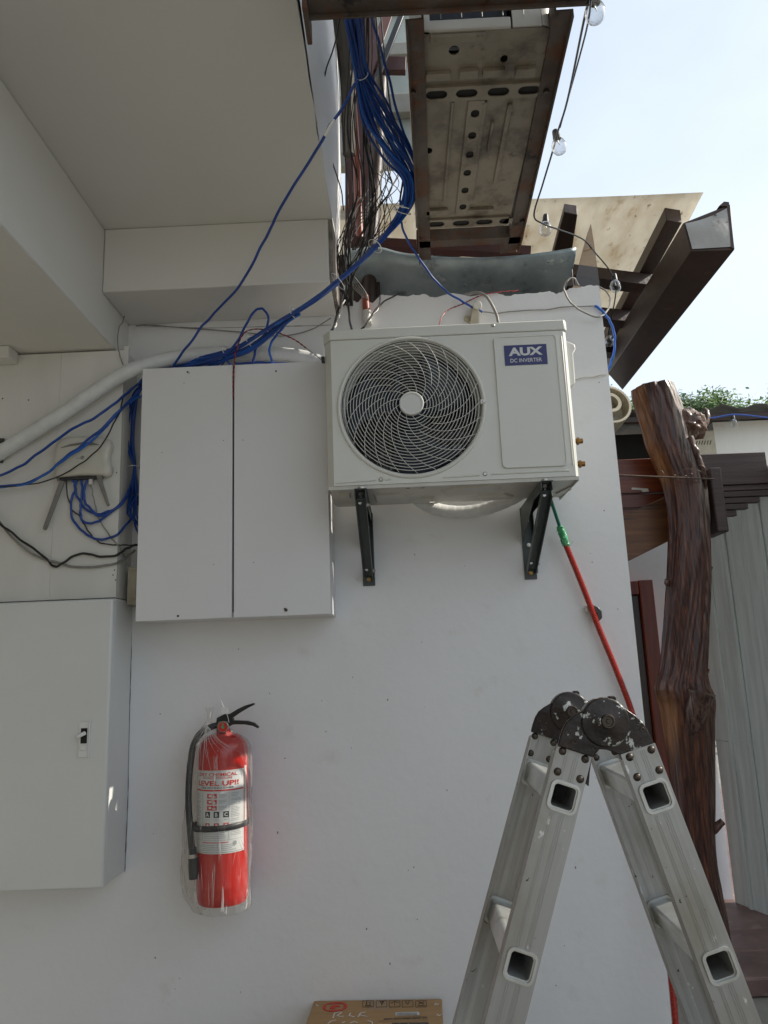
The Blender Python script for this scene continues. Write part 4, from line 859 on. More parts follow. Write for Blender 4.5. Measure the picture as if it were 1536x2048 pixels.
cable('middle blue cable crossing the router front', [(284,778,-.12),(262,798,-.13),(235,825,-.18),(200,860,-.2),(165,890,-.2),(130,915,-.2),(95,945,-.19),(45,968,-.18),(-30,972,-.17)], .0038, 'blue', G2)
cable('lower bright blue cable crossing the router front', [(284,790,-.11),(262,803,-.13),(225,840,-.18),(195,872,-.195),(160,898,-.2),(120,925,-.2),(85,952,-.19),(40,971,-.18),(-30,976,-.175)], .0032, 'blueL', G2)
# hank of blue cables behind the cabinet's left side
hk = thing('cable_hank', 'hank of blue cables hanging in the shadow at the cabinet left side', 'cable bundle', at(265,1080,Y=-.06))
random.seed(5)
for i in range(11):
    o1 = random.uniform(-1,1); o2 = random.uniform(-1,1); y = -.04-.008*(i % 4)-.01*random.random(); lo_ = random.choice((1050,1030,1064,990))
    pts = [(284+o1*3,760+i*2,-.10+.01*(i % 3)),(272+o1*6,790+o2*4,-.08),(262+o1*10,830,y),(258+o1*11,880,y),(268+o1*3,925,y),(269+o1*3,945,y),(267+o1*9,985,y),(264+o2*9,1020,y),(266+o2*8,lo_,y),(282,lo_+26,-.03)]
    build('cable', MB().tube(pxs(pts, 6), .0036, 7), M['blue'], hk)
c = at(268,934,Y=-.055); rg = MB().ring(c, (.1,0,1), .021, .0013, 24, 5); rg.v = [c+Vector(((p-c).x, (p-c).y, (p-c).z+.12*(p-c).x)) for p in rg.v]; build('cable_tie', rg, M['white'], hk)
# ---------------------------------------------------------------- white insulated pipe run
pp = pxs([(-60,935,-.17),(0,905,-.17),(60,868,-.18),(130,825,-.19),(200,777,-.19),(260,742,-.18),(320,722,-.13),(380,711,-.08),(430,707,-.055),(500,706,-.055),(560,708,-.05),(610,715,-.04),(640,725,-.04),(665,738,-.045)], 8)
def wrapped(pp, r, pitch=.05, amp=.07):
    mb = MB(); N = len(pp); mb.tube(pp, r, 18, rf=lambda t: r)
    L_ = 0; acc = [0]
    for i in range(1, N): L_ += (pp[i]-pp[i-1]).length; acc.append(L_)
    for i in range(N):
        for k in range(18):
            p = mb.v[i*18+k]; ph = (acc[i]/pitch + k/18) % 1.0
            mb.v[i*18+k] = pp[i]+(p-pp[i])*(1.0+amp*ph+.03*noise.noise(p*30))
    return mb
def resample(pp, step):
    o = [pp[0]]; d = 0
    for a, b in zip(pp, pp[1:]):
        L_ = (b-a).length; t = step-d
        while t <= L_: o.append(a.lerp(b, t/L_)); t += step
        d = L_-(t-step)
    return o
build('insulated_pipe', wrapped(resample(pp, .008), .0255), M['wrap'], label='long white tape-wrapped pipe curving from the left edge behind the cabinet top', cat='pipe', ang=50)
pp = pxs([(800,955,-.10),(835,998,-.09),(870,1017,-.06),(915,1024,-.045),(960,1020,-.045),(1000,1008,-.06),(1040,988,-.09),(1075,960,-.10)], 10)
build('insulated_pipe', wrapped(resample(pp, .004), .0225, .03, .05), M['wrap'], label='short white tape-wrapped pipe sagging just below the new air conditioner', cat='pipe', ang=30)
# ---------------------------------------------------------------- big blue cable bundle
bun = thing('cable_bundle', 'thick bundle of tied blue network cables descending from the rusty frame to the cabinet top', 'cable bundle', at(400,730,Y=-.1))
path = [(700,-60,-1.05),(703,0,-.92),(712,80,-.76),(722,150,-.62),(748,230,-.50),(788,300,-.42),(820,350,-.36),(818,398,-.30),(796,440,-.26),(762,480,-.28),(722,522,-.31),(676,563,-.32),(632,597,-.31),(588,625,-.27),(535,657,-.20),(500,680,-.16),(465,700,-.13),(425,714,-.10),(385,724,-.08),(345,736,-.06),(300,748,-.09),(285,760,-.10)]
spread = [.036,.036,.034,.028,.060,.058,.044,.042,.040,.033,.040,.044,.044,.031,.037,.036,.029,.034,.032,.02,.02,.02]
ctrp = [at(a, b, Y=c) for a, b, c in path]
random.seed(21)
NC = 20
for i in range(NC):
    a0 = 2*PI*i/NC; rr = .35+.65*((i*7) % NC)/NC; pts = []; ph = random.uniform(0, 6); wv = random.uniform(.5, 1.3)
    for j, p in enumerate(ctrp):
        q = a0+.45*j*(.6+.4*((i*3) % 5)/5)+.3*math.sin(j*wv+ph); s_ = spread[j]*rr*(1+.15*math.sin(j*1.7+ph))
        pts.append(p+Vector((math.cos(q)*s_*.8, math.sin(q)*s_*.7, math.sin(q+.8)*s_*.8)))
    build('cable', MB().tube(cr(pts, 7), .0045 if i % 3 else .004, 7), M['blue' if i % 4 else 'blueL'], bun)
for idx, ax_ in ((3.0,0),(7.6,0),(9.3,0),(11,0),(13,0),(15.0,0),(16.3,0)):
    j = int(idx); t = idx-j; p = ctrp[j].lerp(ctrp[j+1], t); d = (ctrp[j+1]-ctrp[j-1]).normalized(); s_ = (spread[j]*(1-t)+spread[j+1]*t)*.95+.004
    s_ *= .74; rg = MB().ring(p, d, s_, .0017, 24, 6); rg.box((p.x-.004, p.y-s_-.003, p.z-.004), (p.x+.004, p.y-s_+.003, p.z+.004)); build('cable_tie', rg, M['white'], bun)
rg = MB().tube(pxs([(782,409,-.36),(800,412,-.38),(818,417,-.37)]), .0018, 6); build('cable_tie', rg, M['white'], bun)
random.seed(33)
for i in range(8):
    xe = random.uniform(350, 470); o1 = random.uniform(-5, 7); o2 = random.uniform(-4, 12)
    pts = [(676,566+o1,-.31),(632,600+o1*.6,-.30),(588,628+o1,-.27),(540,662+o2,-.20),(500,690+o2*1.1,-.165),(455,712+o2*.6,-.13),((xe+455)/2,722+o2*.4,-.11),(xe,734,-.08),(xe-50,742,-.07)]
    build('cable', MB().tube(pxs(pts, 7), .0043, 7), M['blue' if i % 2 else 'blueL'], bun)
cable('single blue cable with a white sleeve running straight from the bundle to the cabinet top', [(716,160,-.80),(690,205,-.84),(658,256,-.84),(620,320,-.74),(585,375,-.66),(545,450,-.54),(520,500,-.47),(480,570,-.36),(430,625,-.26),(400,658,-.21),(370,700,-.17),(345,732,-.12)], .0036, 'blue')
build('cable_sleeve', MB().tube(pxs([(668,240,-.853),(658,257,-.852),(649,272,-.842)]), .0052, 8), M['white'], label='white paper flag taped round the single blue cable', cat='cable sleeve')
cable('blue cable dropping from the bundle past the flashing to the wall clamp', [(800,400,-.3),(802,440,-.26),(815,480,-.20),(840,520,-.12),(870,560,-.06),(895,585,-.045),(920,600,-.035),(945,615,-.03),(965,624,-.02)], .0034, 'blue')
cable('blue cable arching in front of the left steel bar', [(736,0,-1.0),(750,60,-.85),(775,150,-.65),(800,240,-.5),(822,300,-.4),(832,340,-.36),(832,380,-.32),(818,405,-.3)], .0034, 'blue')
cable('blue cable loop standing up above the cabinet', [(430,722,-.12),(470,690,-.165),(492,650,-.17),(510,622,-.17),(526,618,-.17),(536,635,-.17),(530,665,-.16),(512,700,-.14),(505,728,-.12)], .0036, 'blue')
cable('bright blue cable end curling down onto the right cabinet door top', [(600,628,-.29),(575,645,-.25),(552,672,-.18),(540,695,-.16),(542,715,-.14),(547,730,-.12)], .0036, 'blueL')
cable('blue cables pair lying on the cabinet top', [(470,728,-.12),(510,726,-.12),(560,727,-.11),(640,728,-.10)], .0036, 'blue')
cable('bright blue cable bowing out beyond the wall end', [(1190,612,-.01),(1205,622,-.01),(1218,640,.0),(1228,665,.02),(1229,700,.03),(1222,725,.04),(1214,744,.05)], .0042, 'blueL')
# grey and two-tone wires
cable('looped grey and black cable hanging over the wall right corner', [(1158,572,-.03),(1148,556,-.05),(1133,562,-.06),(1128,580,-.06),(1140,603,-.06),(1160,620,-.05),(1185,632,-.04),(1203,632,-.03),(1215,622,.03),(1220,600,.06),(1212,582,.10),(1200,575,.16)], .0036, 'grey')
cable('thin grey cable strung along the wall from clamp to right edge', [(965,624,-.02),(1000,626,-.012),(1060,621,-.01),(1120,616,-.01),(1170,612,-.012),(1195,613,-.01)], .0026, 'grey')
cable('thin white cable along the wall behind the unit right side', [(1120,760,-.02),(1150,758,-.012),(1190,752,-.01),(1213,749,-.01)], .0025, 'whitec')
cable('thick grey cable bending from the wall top down behind the unit', [(925,592,.03),(945,586,.0),(965,588,-.03),(982,605,-.04),(992,628,-.05),(1000,655,-.08)], .0058, 'grey')
def twist(lab, pts, r=.0017, ms=('redc','black'), pitch=.035, cat='wire'):
    pp = resample(pxs(pts, 8), .004); t = thing('twisted_wire', lab, cat, pp[-1])
    for s_ in range(2):
        q = []
        for i, p in enumerate(pp):
            a_ = 2*PI*i*.004/pitch + PI*s_; q.append(p+Vector((math.cos(a_)*r, math.sin(a_)*r*.6, math.sin(a_)*r)))
        build('wire', MB().tube(q, r, 5), M[ms[s_]], t)
twist('red and black twisted wire running down into the seam between the cabinet doors', [(612,696,-.19),(590,680,-.19),(560,667,-.19),(530,659,-.195),(500,660,-.20),(484,672,-.205),(473,700,-.207),(469,725,-.208),(467,760,-.200),(467,800,-.190)], .0016)
twist('red and white wire along the broken wall top dipping behind the unit', [(878,652,-.10),(884,632,-.06),(900,618,-.04),(925,608,-.03),(945,598,-.02),(965,590,-.015),(1000,584,-.01),(1040,581,.02)], .0018)
cable('grey tail of the twisted wire reaching the unit left side', [(612,696,-.19),(625,705,-.2),(640,718,-.25),(648,724,-.3)], .0016, 'grey')
# black and white leads going down behind the unit's left end
cable('black cable with white stripe dropping behind the unit left corner', [(690,560,-.02),(684,600,-.05),(676,622,-.08),(668,650,-.2),(663,662,-.3)], .0046, 'black')
cable('white lead beside the black cable at the unit left corner', [(690,600,-.06),(680,625,-.10),(672,648,-.2),(668,662,-.3)], .003, 'whitec')
cable('black cable straight down behind the unit top near its left end', [(688,480,-.02),(692,560,-.02),(697,620,-.04),(703,660,-.2)], .0042, 'black')
cable('black pipe tail curving behind the unit by the white fitting', [(800,588,-.02),(770,600,-.03),(752,622,-.05),(738,642,-.1),(722,658,-.2)], .0032, 'black')
cable('dark cable next to the curved pipe tail above the unit', [(760,592,-.01),(757,612,-.05),(740,634,-.1),(728,656,-.2)], .0032, 'black')
# tangle of black and grey wires in the gap
tg = thing('wire_tangle', 'tangle of black and grey wires hanging in the gap beside the soffit edge', 'cable bundle', at(690,600,Y=0))
random.seed(9)
for i in range(12):
    x0 = random.uniform(688, 740); x1 = x0+random.uniform(-8, 22); xm_ = x0+random.uniform(-10, 10)
    pts = [(x0,-40,-.5),(x0+random.uniform(-4,8),120,-.3),(xm_,260,-.2),(x1,380,-.12),(x1+random.uniform(-30,4),480,-.09),(random.uniform(684,706),560,-.05),(random.uniform(684,706),612,-.02)]
    build('wire', MB().tube(pxs(pts, 6), random.choice((.0018,.0024,.0034)), 6), M['tangle'], tg)
for i in range(9):
    ya = random.uniform(395, 450); xa = random.uniform(716, 762)
    pts = [(xa,ya-20,.0),(xa-25,ya+20,-.06),(random.uniform(676,690),ya+80,-.09),(random.uniform(674,690),540,-.08),(random.uniform(688,700),570,-.05)]
    build('wire', MB().tube(pxs(pts, 7), random.choice((.0014,.002)), 6), M['tangle'], tg)
for i in range(11):
    x0 = random.uniform(735, 805); x1 = random.uniform(745, 800); y0 = random.uniform(330, 390)
    pts = [(random.uniform(740,760),y0-150,.1),(x0,y0-60,.0),(x1,y0,-.1),(random.uniform(760,800),y0+40,-.12),(random.uniform(740,780),y0+90,-.1),(random.uniform(700,760),500,.0)]
    build('wire', MB().tube(pxs(pts, 6), random.choice((.0016,.0022,.003)), 6), M['tangle'], tg)
for i in range(3):
    x0 = random.uniform(735, 770); 
    pts = [(x0,20,.0),(x0+8,110,-.1),(x0+18,200,-.2),(788+i*3,270,-.28),(808,330,-.3),(800,400,-.26)]
    build('wire', MB().tube(pxs(pts, 6), .0036, 6), M['tangle'], tg)
for i in range(5):
    pts = [(690+i*2,540,-.04),(700+i*5,568,-.04),(722+i*3,590,-.04),(736,604+i*2,-.02)]
    build('wire', MB().tube(pxs(pts, 6), .0017, 6), M['grey'], tg)
cable('thin dark cable hanging in front of the fascia to the soffit corner', [(685,20,-1.0),(668,90,-.8),(650,150,-.65),(643,200,-.55),(646,250,-.45),(660,310,-.35),(680,370,-.25),(686,420,-.15)], .0024, 'black')
cable('brown loop of hose behind the wires in the gap', [(762,345,.12),(775,330,.12),(792,324,.12),(806,326,.12)], .007, 'lampb')
# wall clamp
wc = thing('pipe_clamp', 'cream plastic wall clamp sticking up behind the unit top', 'clamp', at(945,650,Y=-.03))
build('stem', MB().add([at(938,655,Y=-.05),at(958,655,Y=-.05),at(958,612,Y=-.04),at(946,612,Y=-.04),at(938,655,Y=-.001),at(958,655,Y=-.001),at(958,612,Y=-.001),at(946,612,Y=-.001)], [(0,1,2,3),(7,6,5,4),(0,4,5,1),(1,5,6,2),(2,6,7,3),(3,7,4,0)]), M['lampb'], wc, bevel=.003)
build('cap', MB().cyl(at(955,610,Y=-.06), at(955,612,Y=-.02), .016, .018, 20), M['whitec'], wc, bevel=.002)
build('foot', MB().lathe([(.0001,.006),(.004,.006),(.005,.009),(.012,.008),(.013,0),(.0001,0)], at(934,638,Y=-.002), (0,-1,0), 20), M['lampb'], wc)
# ---------------------------------------------------------------- new air conditioner outdoor unit
AX0, AX1, AY0, AY1, AZ0, AZ1 = -.218, .584, -.40, -.10, 2.167, 2.700
ac = thing('air_conditioner', 'new off-white split outdoor unit with a round fan grille on the wall', 'air conditioner', (.18, -.25, AZ0))
lidz = AZ1-.036
cxf, czf = at(823,812,Y=-.4).x, at(823,812,Y=-.4).z; RF = .232
ch = .022
fx0, fx1 = AX0+ch, AX1-.012
plate('front_panel', [[(fx0, AZ0), (fx1, AZ0), (fx1, lidz-.0015), (fx0, lidz-.0015)], circ(cxf, czf, RF-.004, 96)], .004, (0, AY0+.002, 0), (1,0,0), (0,0,1), M['ac'], ac)
side = MB()
zt = lidz-.0015
side.add([(fx0, AY0, AZ0), (AX0, AY0+.03, AZ0), (AX0, AY0+.03, zt), (fx0, AY0, zt)], [(0,1,2,3)])
side.add([(AX0, AY0+.03, AZ0), (AX0, AY1, AZ0), (AX0, AY1, zt), (AX0, AY0+.03, zt)], [(0,1,2,3)])
side.add([(AX0, AY1, AZ0), (AX1, AY1, AZ0), (AX1, AY1, zt), (AX0, AY1, zt)], [(0,1,2,3)])
side.add([(AX1, AY1, AZ0), (AX1, AY0+.016, AZ0), (AX1, AY0+.016, zt), (AX1, AY1, zt)], [(0,1,2,3)])
side.add([(AX1, AY0+.016, AZ0), (fx1, AY0, AZ0), (fx1, AY0, zt), (AX1, AY0+.016, zt)], [(0,1,2,3)])
sd_ = build('side_panel', side, M['ac'], ac, ang=20)
build('divider', MB().box((cxf+RF+.03, AY0+.02, AZ0+.01), (cxf+RF+.034, AY1-.01, zt-.01)).box((AX0+.003, AY0+.05, AZ0+.003), (cxf+RF+.03, AY1-.005, AZ0+.008)), M['ac'], ac)
build('top_cover', MB().prism([(AX0-.004, AY0+.028, lidz), (fx0-.003, AY0-.004, lidz), (fx1+.006, AY0-.004, lidz), (AX1+.004, AY0+.012, lidz), (AX1+.004, AY1+.004, lidz), (AX0-.004, AY1+.004, lidz)], (0, 0, .036)), M['ac'], ac, bevel=.0035)
# right corner ribs
for dx_ in (.000, .012):
    build('corner_rib', MB().box((AX1-.021+dx_, AY0-.003+dx_*.9, AZ0+.035), (AX1-.0165+dx_, AY0+.004+dx_*.9, lidz-.02)), M['ac'], ac, bevel=.002)
# raised service cover outline
q4 = [at(a, b, Y=AY0) for a, b in ((987,675),(1114,668),(1134,932),(1004,938))]
sx0, sx1, sz0, sz1 = (q4[0].x+q4[3].x)/2, (q4[1].x+q4[2].x)/2, (q4[2].z+q4[3].z)/2, (q4[0].z+q4[1].z)/2
def frame_ring(x0, z0, x1, z1, r, w): return [rrect(x0, z0, x1, z1, r), rrect(x0+w, z0+w, x1-w, z1-w, max(.002, r-w))]
tap = .012
def taper(p): # left side bulges inward towards the bottom like the pressed outline
    return p
plate('service_cover', [rrect(sx0, sz0, sx1, sz1, .016)], .005, (0, AY0-.002, 0), (1,0,0), (0,0,1), M['ac'], ac, bevel=.0022)
plate('cover_rim', frame_ring(sx0+.001, sz0+.001, sx1-.001, sz1-.001, .016, .0045), .003, (0, AY0-.0052, 0), (1,0,0), (0,0,1), M['ac'], ac, bevel=.0012)
# badge
b4 = [at(a, b, Y=AY0-.006) for a, b in ((1008,692),(1093,687),(1095,727),(1010,732))]
bc = sum(b4, Vector())/4; bw = ((b4[1]-b4[0]).length+(b4[2]-b4[3]).length)/2; bh = ((b4[0]-b4[3]).length+(b4[1]-b4[2]).length)/2
bg_ = build('badge', MB().box((bc.x-bw/2, AY0-.0062, bc.z-bh/2), (bc.x+bw/2, AY0-.0046, bc.z+bh/2)), M['badge'], ac)
text('AUX', bh*.42, lambda u, v: Vector((bc.x+u, AY0-.0067, bc.z+bh*.17+v)), M['print_w'], bg_, width=bw*.80, bold=.045)
text('DC INVERTER', bh*.19, lambda u, v: Vector((bc.x+u, AY0-.0067, bc.z-bh*.27+v)), M['print_w'], bg_, width=bw*.74, bold=.008)
# pressed bottom ridges and screws
def ridge(p, q):
    a = at(*p, Y=AY0); b = at(*q, Y=AY0); build('pressed_ridge', MB().tube([a, b], .0035, 8), M['ac'], ac)
ridge((673,966), (752,960)); ridge((770,959), (782,958)); ridge((886,955), (960,950)); ridge((982,948), (1138,941))
def screw(x, y, Y=AY0, r=.006):
    c = at(x, y, Y=Y); build('screw', MB().lathe([(.0001,.003),(r*.35,.003),(r*.4,.0045),(r*.75,.0045),(r,.002),(r*1.25,.001),(r*1.25,-.002)], c, (0,-1,0), 16), M['zinc'], ac)
screw(762,959); screw(970,948); screw(986,651, AY0-.004, .005)
# fan opening, grille
sh_ = MB().lathe([(RF-.006,.0),(RF-.010,.03),(RF-.014,.07)], (cxf, AY0+.004, czf), (0,1,0), 72); build('fan_shroud', sh_, M['ac'], ac, rec=False)
build('grille_rim', MB().ring((cxf, AY0-.001, czf), (0,1,0), RF+.004, .0065, 96, 8), M['ac'], ac)
gr = MB(); nr = 18; rh = .040
def dome(r): return AY0-.006-.012*(1-(r/RF)**2)
for i in range(nr):
    r = rh+.010+(RF-.016-rh-.008)*i/(nr-1)
    gr.ring((cxf, dome(r), czf), (0,1,0), r, .0012, 96, 5)
for k in range(24):
    a0 = 2*PI*k/24; pts = []
    st = 0 if k % 2 == 0 else 4
    for j in range(st, 15):
        t = j/14; r = rh-.002+(RF-.004-rh)*t; a_ = a0+1.35*(t**.8); pts.append((cxf+r*math.cos(a_), dome(r)-.0022 if j < 14 else AY0-.002, czf+r*math.sin(a_)))
    gr.tube(pts, .0010, 5)
build('fan_grille', gr, M['grille'], ac)
build('grille_hub', MB().lathe([(.0001,.006),(.031,.006),(.033,.0085),(.0375,.0085),(.0395,.006),(.0395,-.004),(.0001,-.004)], (cxf, dome(0)-.002, czf), (0,-1,0), 48), M['grille'], ac)
c = at(968,803,Y=AY0-.008); build('grille_clip', MB().box((c.x-.012, AY0-.010, c.z-.008), (c.x+.004, AY0-.003, c.z+.008)), M['ac'], ac, bevel=.002)
build('screw', MB().lathe([(.0001,.002),(.004,.002),(.005,0),(.005,-.002)], (c.x, AY0-.0105, c.z), (0,-1,0), 12), M['zinc'], ac)
fan = build('fan_hub', MB().lathe([(.0001,-.015),(.035,-.012),(.045,0),(.045,.05),(.0001,.05)], (cxf, AY0+.055, czf), (0,1,0), 32), M['fan'], ac)
for k in range(3):
    a0 = 2*PI*k/3+.35
    def bl(u, v):
        r = .042+(.17)*u; a_ = a0+(-.50+1.05*v)*(.75+.35*u)+.45*u; return Vector((cxf+r*math.cos(a_), AY0+.05+.05*(1-v)+.006*math.sin(u*3), czf+r*math.sin(a_)))
    ob = build('fan_blade', MB().grid(bl, 14, 12), M['fan'], fan, rec=False); md = ob.modifiers.new('t', 'SOLIDIFY'); md.thickness = .003
coil = MB(); 
build('coil', MB().box((AX0+.012, AY1-.03, AZ0+.012), (cxf+RF+.02, AY1-.012, zt-.012)), M['fins'], ac)
ct = MB()
for i in range(20): z = AZ0+.04+.0235*i; ct.tube([(AX0+.02, AY1-.034, z), (cxf+RF+.015, AY1-.034, z)], .0032, 6)
build('coil_tubes', ct, M['rivet'], ac)
build('motor_bracket', MB().box((cxf-.05, AY0+.16, AZ0+.01), (cxf-.035, AY0+.175, zt-.01)).box((cxf+.035, AY0+.16, AZ0+.01), (cxf+.05, AY0+.175, zt-.01)).cyl((cxf, AY0+.10, czf), (cxf, AY0+.17, czf), .05), M['fan'], ac)
build('pan_hole_shade', MB().box((AX0+.006, AY0+.02, AZ0-.0015), (AX1-.006, AY1-.04, AZ0+.002)), M['dark'], ac)  # black sheet added so the pan holes look unlit
# base pan with pressed shape and holes
zpan = AZ0-.004
def zp(px, py): p = at(px, py, Z=zpan); return (p.x, p.y)
bl_ = [(AX0+.004, AY0+.012), (AX1-.002, AY0+.006), (AX1-.002, AY1-.01)] + [zp(*q) for q in ((1100,993),(1040,997),(1012,997),(985,1000),(930,1003),(885,1003),(868,1008),(845,1009),(826,1006))] + [(AX0+.012, AY1-.004), (AX0+.004, AY1-.02)]
holes = []
for q, rx, ry in (((815,976),.009,.005),((845,975),.009,.005),((917,982),.009,.005),((936,974),.007,.004),((922,977),.006,.004),((865,1004),.014,.008),((697,994),.010,.006)):
    x, y = zp(*q); holes.append(circ(x, y, rx, 16, ry*1.6))
plate('base_pan', [bl_]+holes, .003, (0,0,zpan), (1,0,0), (0,1,0), M['acpan'], ac, bevel=.0008)
em = MB()
def patch(pts, h=.007):
    top_ = [Vector((*zp(*q), zpan-.0012)) for q in pts]; c_ = sum(top_, Vector())/len(top_); low_ = [c_.lerp(p, .86)-Vector((0,0,h)) for p in top_]; n_ = len(pts)
    build('pressed_shape', MB().add(top_+low_, [tuple(range(n_, 2*n_))]+[(i, (i+1) % n_, n_+(i+1) % n_, n_+i) for i in range(n_)]), M['acpan'], ac, bevel=.001, rec=False)
patch([(676,986),(700,985),(702,994),(682,996)]); patch([(745,985),(800,982),(820,990),(818,999),(750,1003)], .009)
patch([(740,976),(800,972),(810,979),(760,983)], .005); patch([(880,980),(905,972),(980,966),(1005,975),(960,985),(890,990)], .008)
patch([(840,994),(870,992),(868,1000),(842,1001)], .006); patch([(955,990),(1010,984),(1030,990),(1000,995),(960,997)], .007); patch([(1110,985),(1140,970),(1145,975),(1118,990)], .006)
patch([(770,990),(830,985),(850,988),(840,996),(780,998)], .005)
build('pan_skirt', MB().box((AX0+.003, AY0+.003, AZ0-.012), (AX1-.003, AY0+.006, AZ0-.0005)).box((AX1-.005, AY0+.008, AZ0-.013), (AX1-.002, AY1, AZ0-.0005)), M['acpan'], ac)
# service valve cover on the right side
hc = MB(); prof_ = [(0,0),(.022,-.012),(.034,-.018),(.036,-.034),(.026,-.05),(.024,-.155),(.012,-.165),(0,-.165)]
zt_top = at(1138,686,Y=-.33).z
hc.prism([(AX1+.0005+p[0], -.36, zt_top+p[1]) for p in prof_], (0,.20,0)); build('handle_cover', hc, M['ac'], ac, bevel=.004)
vz1, vz2 = at(1162,882,Y=-.24).z, at(1162,928,Y=-.24).z
vx = at(1162,900,Y=-.24).x
zc_ = (vz1+vz2)/2
build('valve_plate', MB().lathe([(.0001,0),(.085,0),(.085,.012),(.0001,.014)], (AX1+.002, -.235, zc_+.01), (1,0,0), 32), M['rubber'], ac)
for z in (vz1, vz2):
    c = Vector((vx-.012, -.24, z)); build('valve', MB().cyl((AX1+.010, -.24, z), c, .008, n=12).cyl(c, c+Vector((.008,0,0)), .013, n=6).cyl(c+Vector((.0085,0,0)), c+Vector((.020,0,0)), .009, n=12), M['brass'], ac)
build('cable_gland', MB().lathe([(.0001,0),(.012,0),(.012,.01),(.0001,.012)], (AX0-.002, -.37, AZ1-.09), (-1,0,0), 12), M['rubber'], ac)
# ---------------------------------------------------------------- wall brackets
def bracket(xc, label):
    t = thing('wall_bracket', label, 'bracket', (xc, -.002, at(740,1172,Y=0).z), 'green steel brackets under the new air conditioner')
    zb_, za_ = at(740,1172,Y=0).z, AZ0-.016
    build('wall_plate', MB().box((xc-.022, -.006, zb_), (xc+.022, -.001, za_)).box((xc+.018, -.034, zb_+.02), (xc+.022, -.0062, za_)), M['green_steel'], t, bevel=.0008)
    build('arm', MB().box((xc-.020, -.425, za_-.003), (xc+.020, -.0065, za_)).box((xc-.020, -.425, za_-.030), (xc-.017, -.0065, za_-.0032)).box((xc+.0137, -.425, za_-.030), (xc+.0167, -.0065, za_-.0032)), M['green_steel'], t, bevel=.0008)
    a = Vector((xc-.001, -.405, za_-.030)); b = Vector((xc-.001, -.022, zb_+.035))
    d = (b-a).normalized(); n_ = Vector((1,0,0)).cross(d)
    mb = MB(); mb.beam(a, b, .030, .003, up=n_); mb.beam(a, b, .003, .024, up=n_, off=(.0155, -.010)); mb.beam(a, b, .003, .024, up=n_, off=(-.0155, -.010))
    build('strut', mb, M['green_steel'], t, bevel=.0006)
    build('gusset', MB().add([(xc-.0205,-.30,za_-.031),(xc-.0205,-.0065,za_-.031),(xc-.0205,-.0065,za_-.13),(xc-.0225,-.30,za_-.031),(xc-.0225,-.0065,za_-.031),(xc-.0225,-.0065,za_-.13)], [(0,1,2),(5,4,3),(0,3,4,1),(1,4,5,2),(2,5,3,0)]), M['green_steel'], t)
    for z, y in ((zb_+.022,-.007),(za_-.05,-.007),(za_-.14,-.007)):
        build('bolt', MB().cyl((xc, y, z), (xc, y-.006, z), .008, n=6).cyl((xc, y-.006, z), (xc, y-.013, z), .0045, n=10), M['brass' if z < zb_+.05 else 'zinc'], t)
    for p in (a+d*.03, b-d*.03):
        build('bolt', MB().cyl(p+Vector((.016,0,0)), p+Vector((.028,0,0)), .0035, n=8).cyl(p+Vector((.0175,0,0)), p+Vector((.022,0,0)), .0065, n=6), M['zinc'], t)
        build('bolt', MB().cyl(p+Vector((-.004,-.004,.004)), p+Vector((-.004,-.014,.004)), .0055, n=6), M['zinc'], t)
    build('hanger_bolt', MB().cyl((xc, -.385, za_-.022), (xc, -.385, za_+.010), .004, n=8).cyl((xc, -.385, za_-.012), (xc, -.385, za_-.005), .0085, n=6), M['zinc'], t)
    build('rubber_washer', MB().cyl((xc, -.385, za_+.001), (xc, -.385, za_+.011), .016, n=16), M['zinc'], t)
    return t
bracket(at(722,985,Y=-.4).x, 'dark green steel bracket under the fan side of the new unit')
bracket(at(1092,975,Y=-.4).x, 'dark green steel bracket under the badge side of the new unit')
# ---------------------------------------------------------------- red corrugated hose with green cable
hs = thing('corrugated_conduit', 'red corrugated conduit hanging at a slant below the new unit right end', 'conduit', at(1275,1450,Y=-.04))
pp = resample(pxs([(1129,1084,-.06),(1150,1135,-.05),(1172,1190,-.04),(1195,1250,-.035),(1222,1315,-.035),(1246,1375,-.035),(1264,1425,-.035),(1284,1500,-.05),(1308,1640,-.08),(1328,1800,-.10),(1341,1940,-.12),(1352,2060,-.15),(1366,2250,-.2)], 10), .0015)
mb = MB(); mb.tube(pp, .0105, 12)
for i in range(len(pp)):
    s_ = (1.10, 1.10, .86, .86)[i % 4]
    for k in range(12): mb.v[i*12+k] = pp[i]+(mb.v[i*12+k]-pp[i])*s_
build('corrugated_tube', mb, M['redhose'], hs, ang=40)
build('green_cable', MB().tube(pxs([(1085,955,-.20),(1098,990,-.17),(1110,1025,-.11),(1122,1062,-.065),(1128,1085,-.06)]), .0062, 10), M['green'], hs)
tp_ = pxs([(1118,1052,-.075),(1124,1066,-.066),(1129,1080,-.062),(1133,1092,-.06)]); mb = MB().tube(tp_, .012, 16, rf=lambda t: .0105+.003*math.sin(t*3))
for i, p in enumerate(mb.v): mb.v[i] = p+Vector((noise.noise(p*160), noise.noise(p*160+Vector((7,0,0))), noise.noise(p*120)))*.005
build('green_tape', mb, M['tape_g'], hs, ang=60)
fr_ = MB()
for i in range(6):
    a = tp_[3+i*2] if 3+i*2 < len(tp_) else tp_[-1]; fr_.tube([a, a+Vector((-.015+.006*i, -.012, -.004*i)), a+Vector((-.02+.009*i, -.016, -.014+.002*i))], .0006, 4)
build('loose_thread', fr_, M['tape_g'], hs)
cl = thing('cable_clip', 'white wall clip with a flap of black tape holding the red conduit', 'clip', at(1190,1225,Y=-.02))
a = at(1176,1218,Y=-.015); build('clip_body', MB().box((a.x-.010, -.03, a.z-.012), (a.x+.012, -.001, a.z+.010)), M['whitec'], cl, bevel=.003)
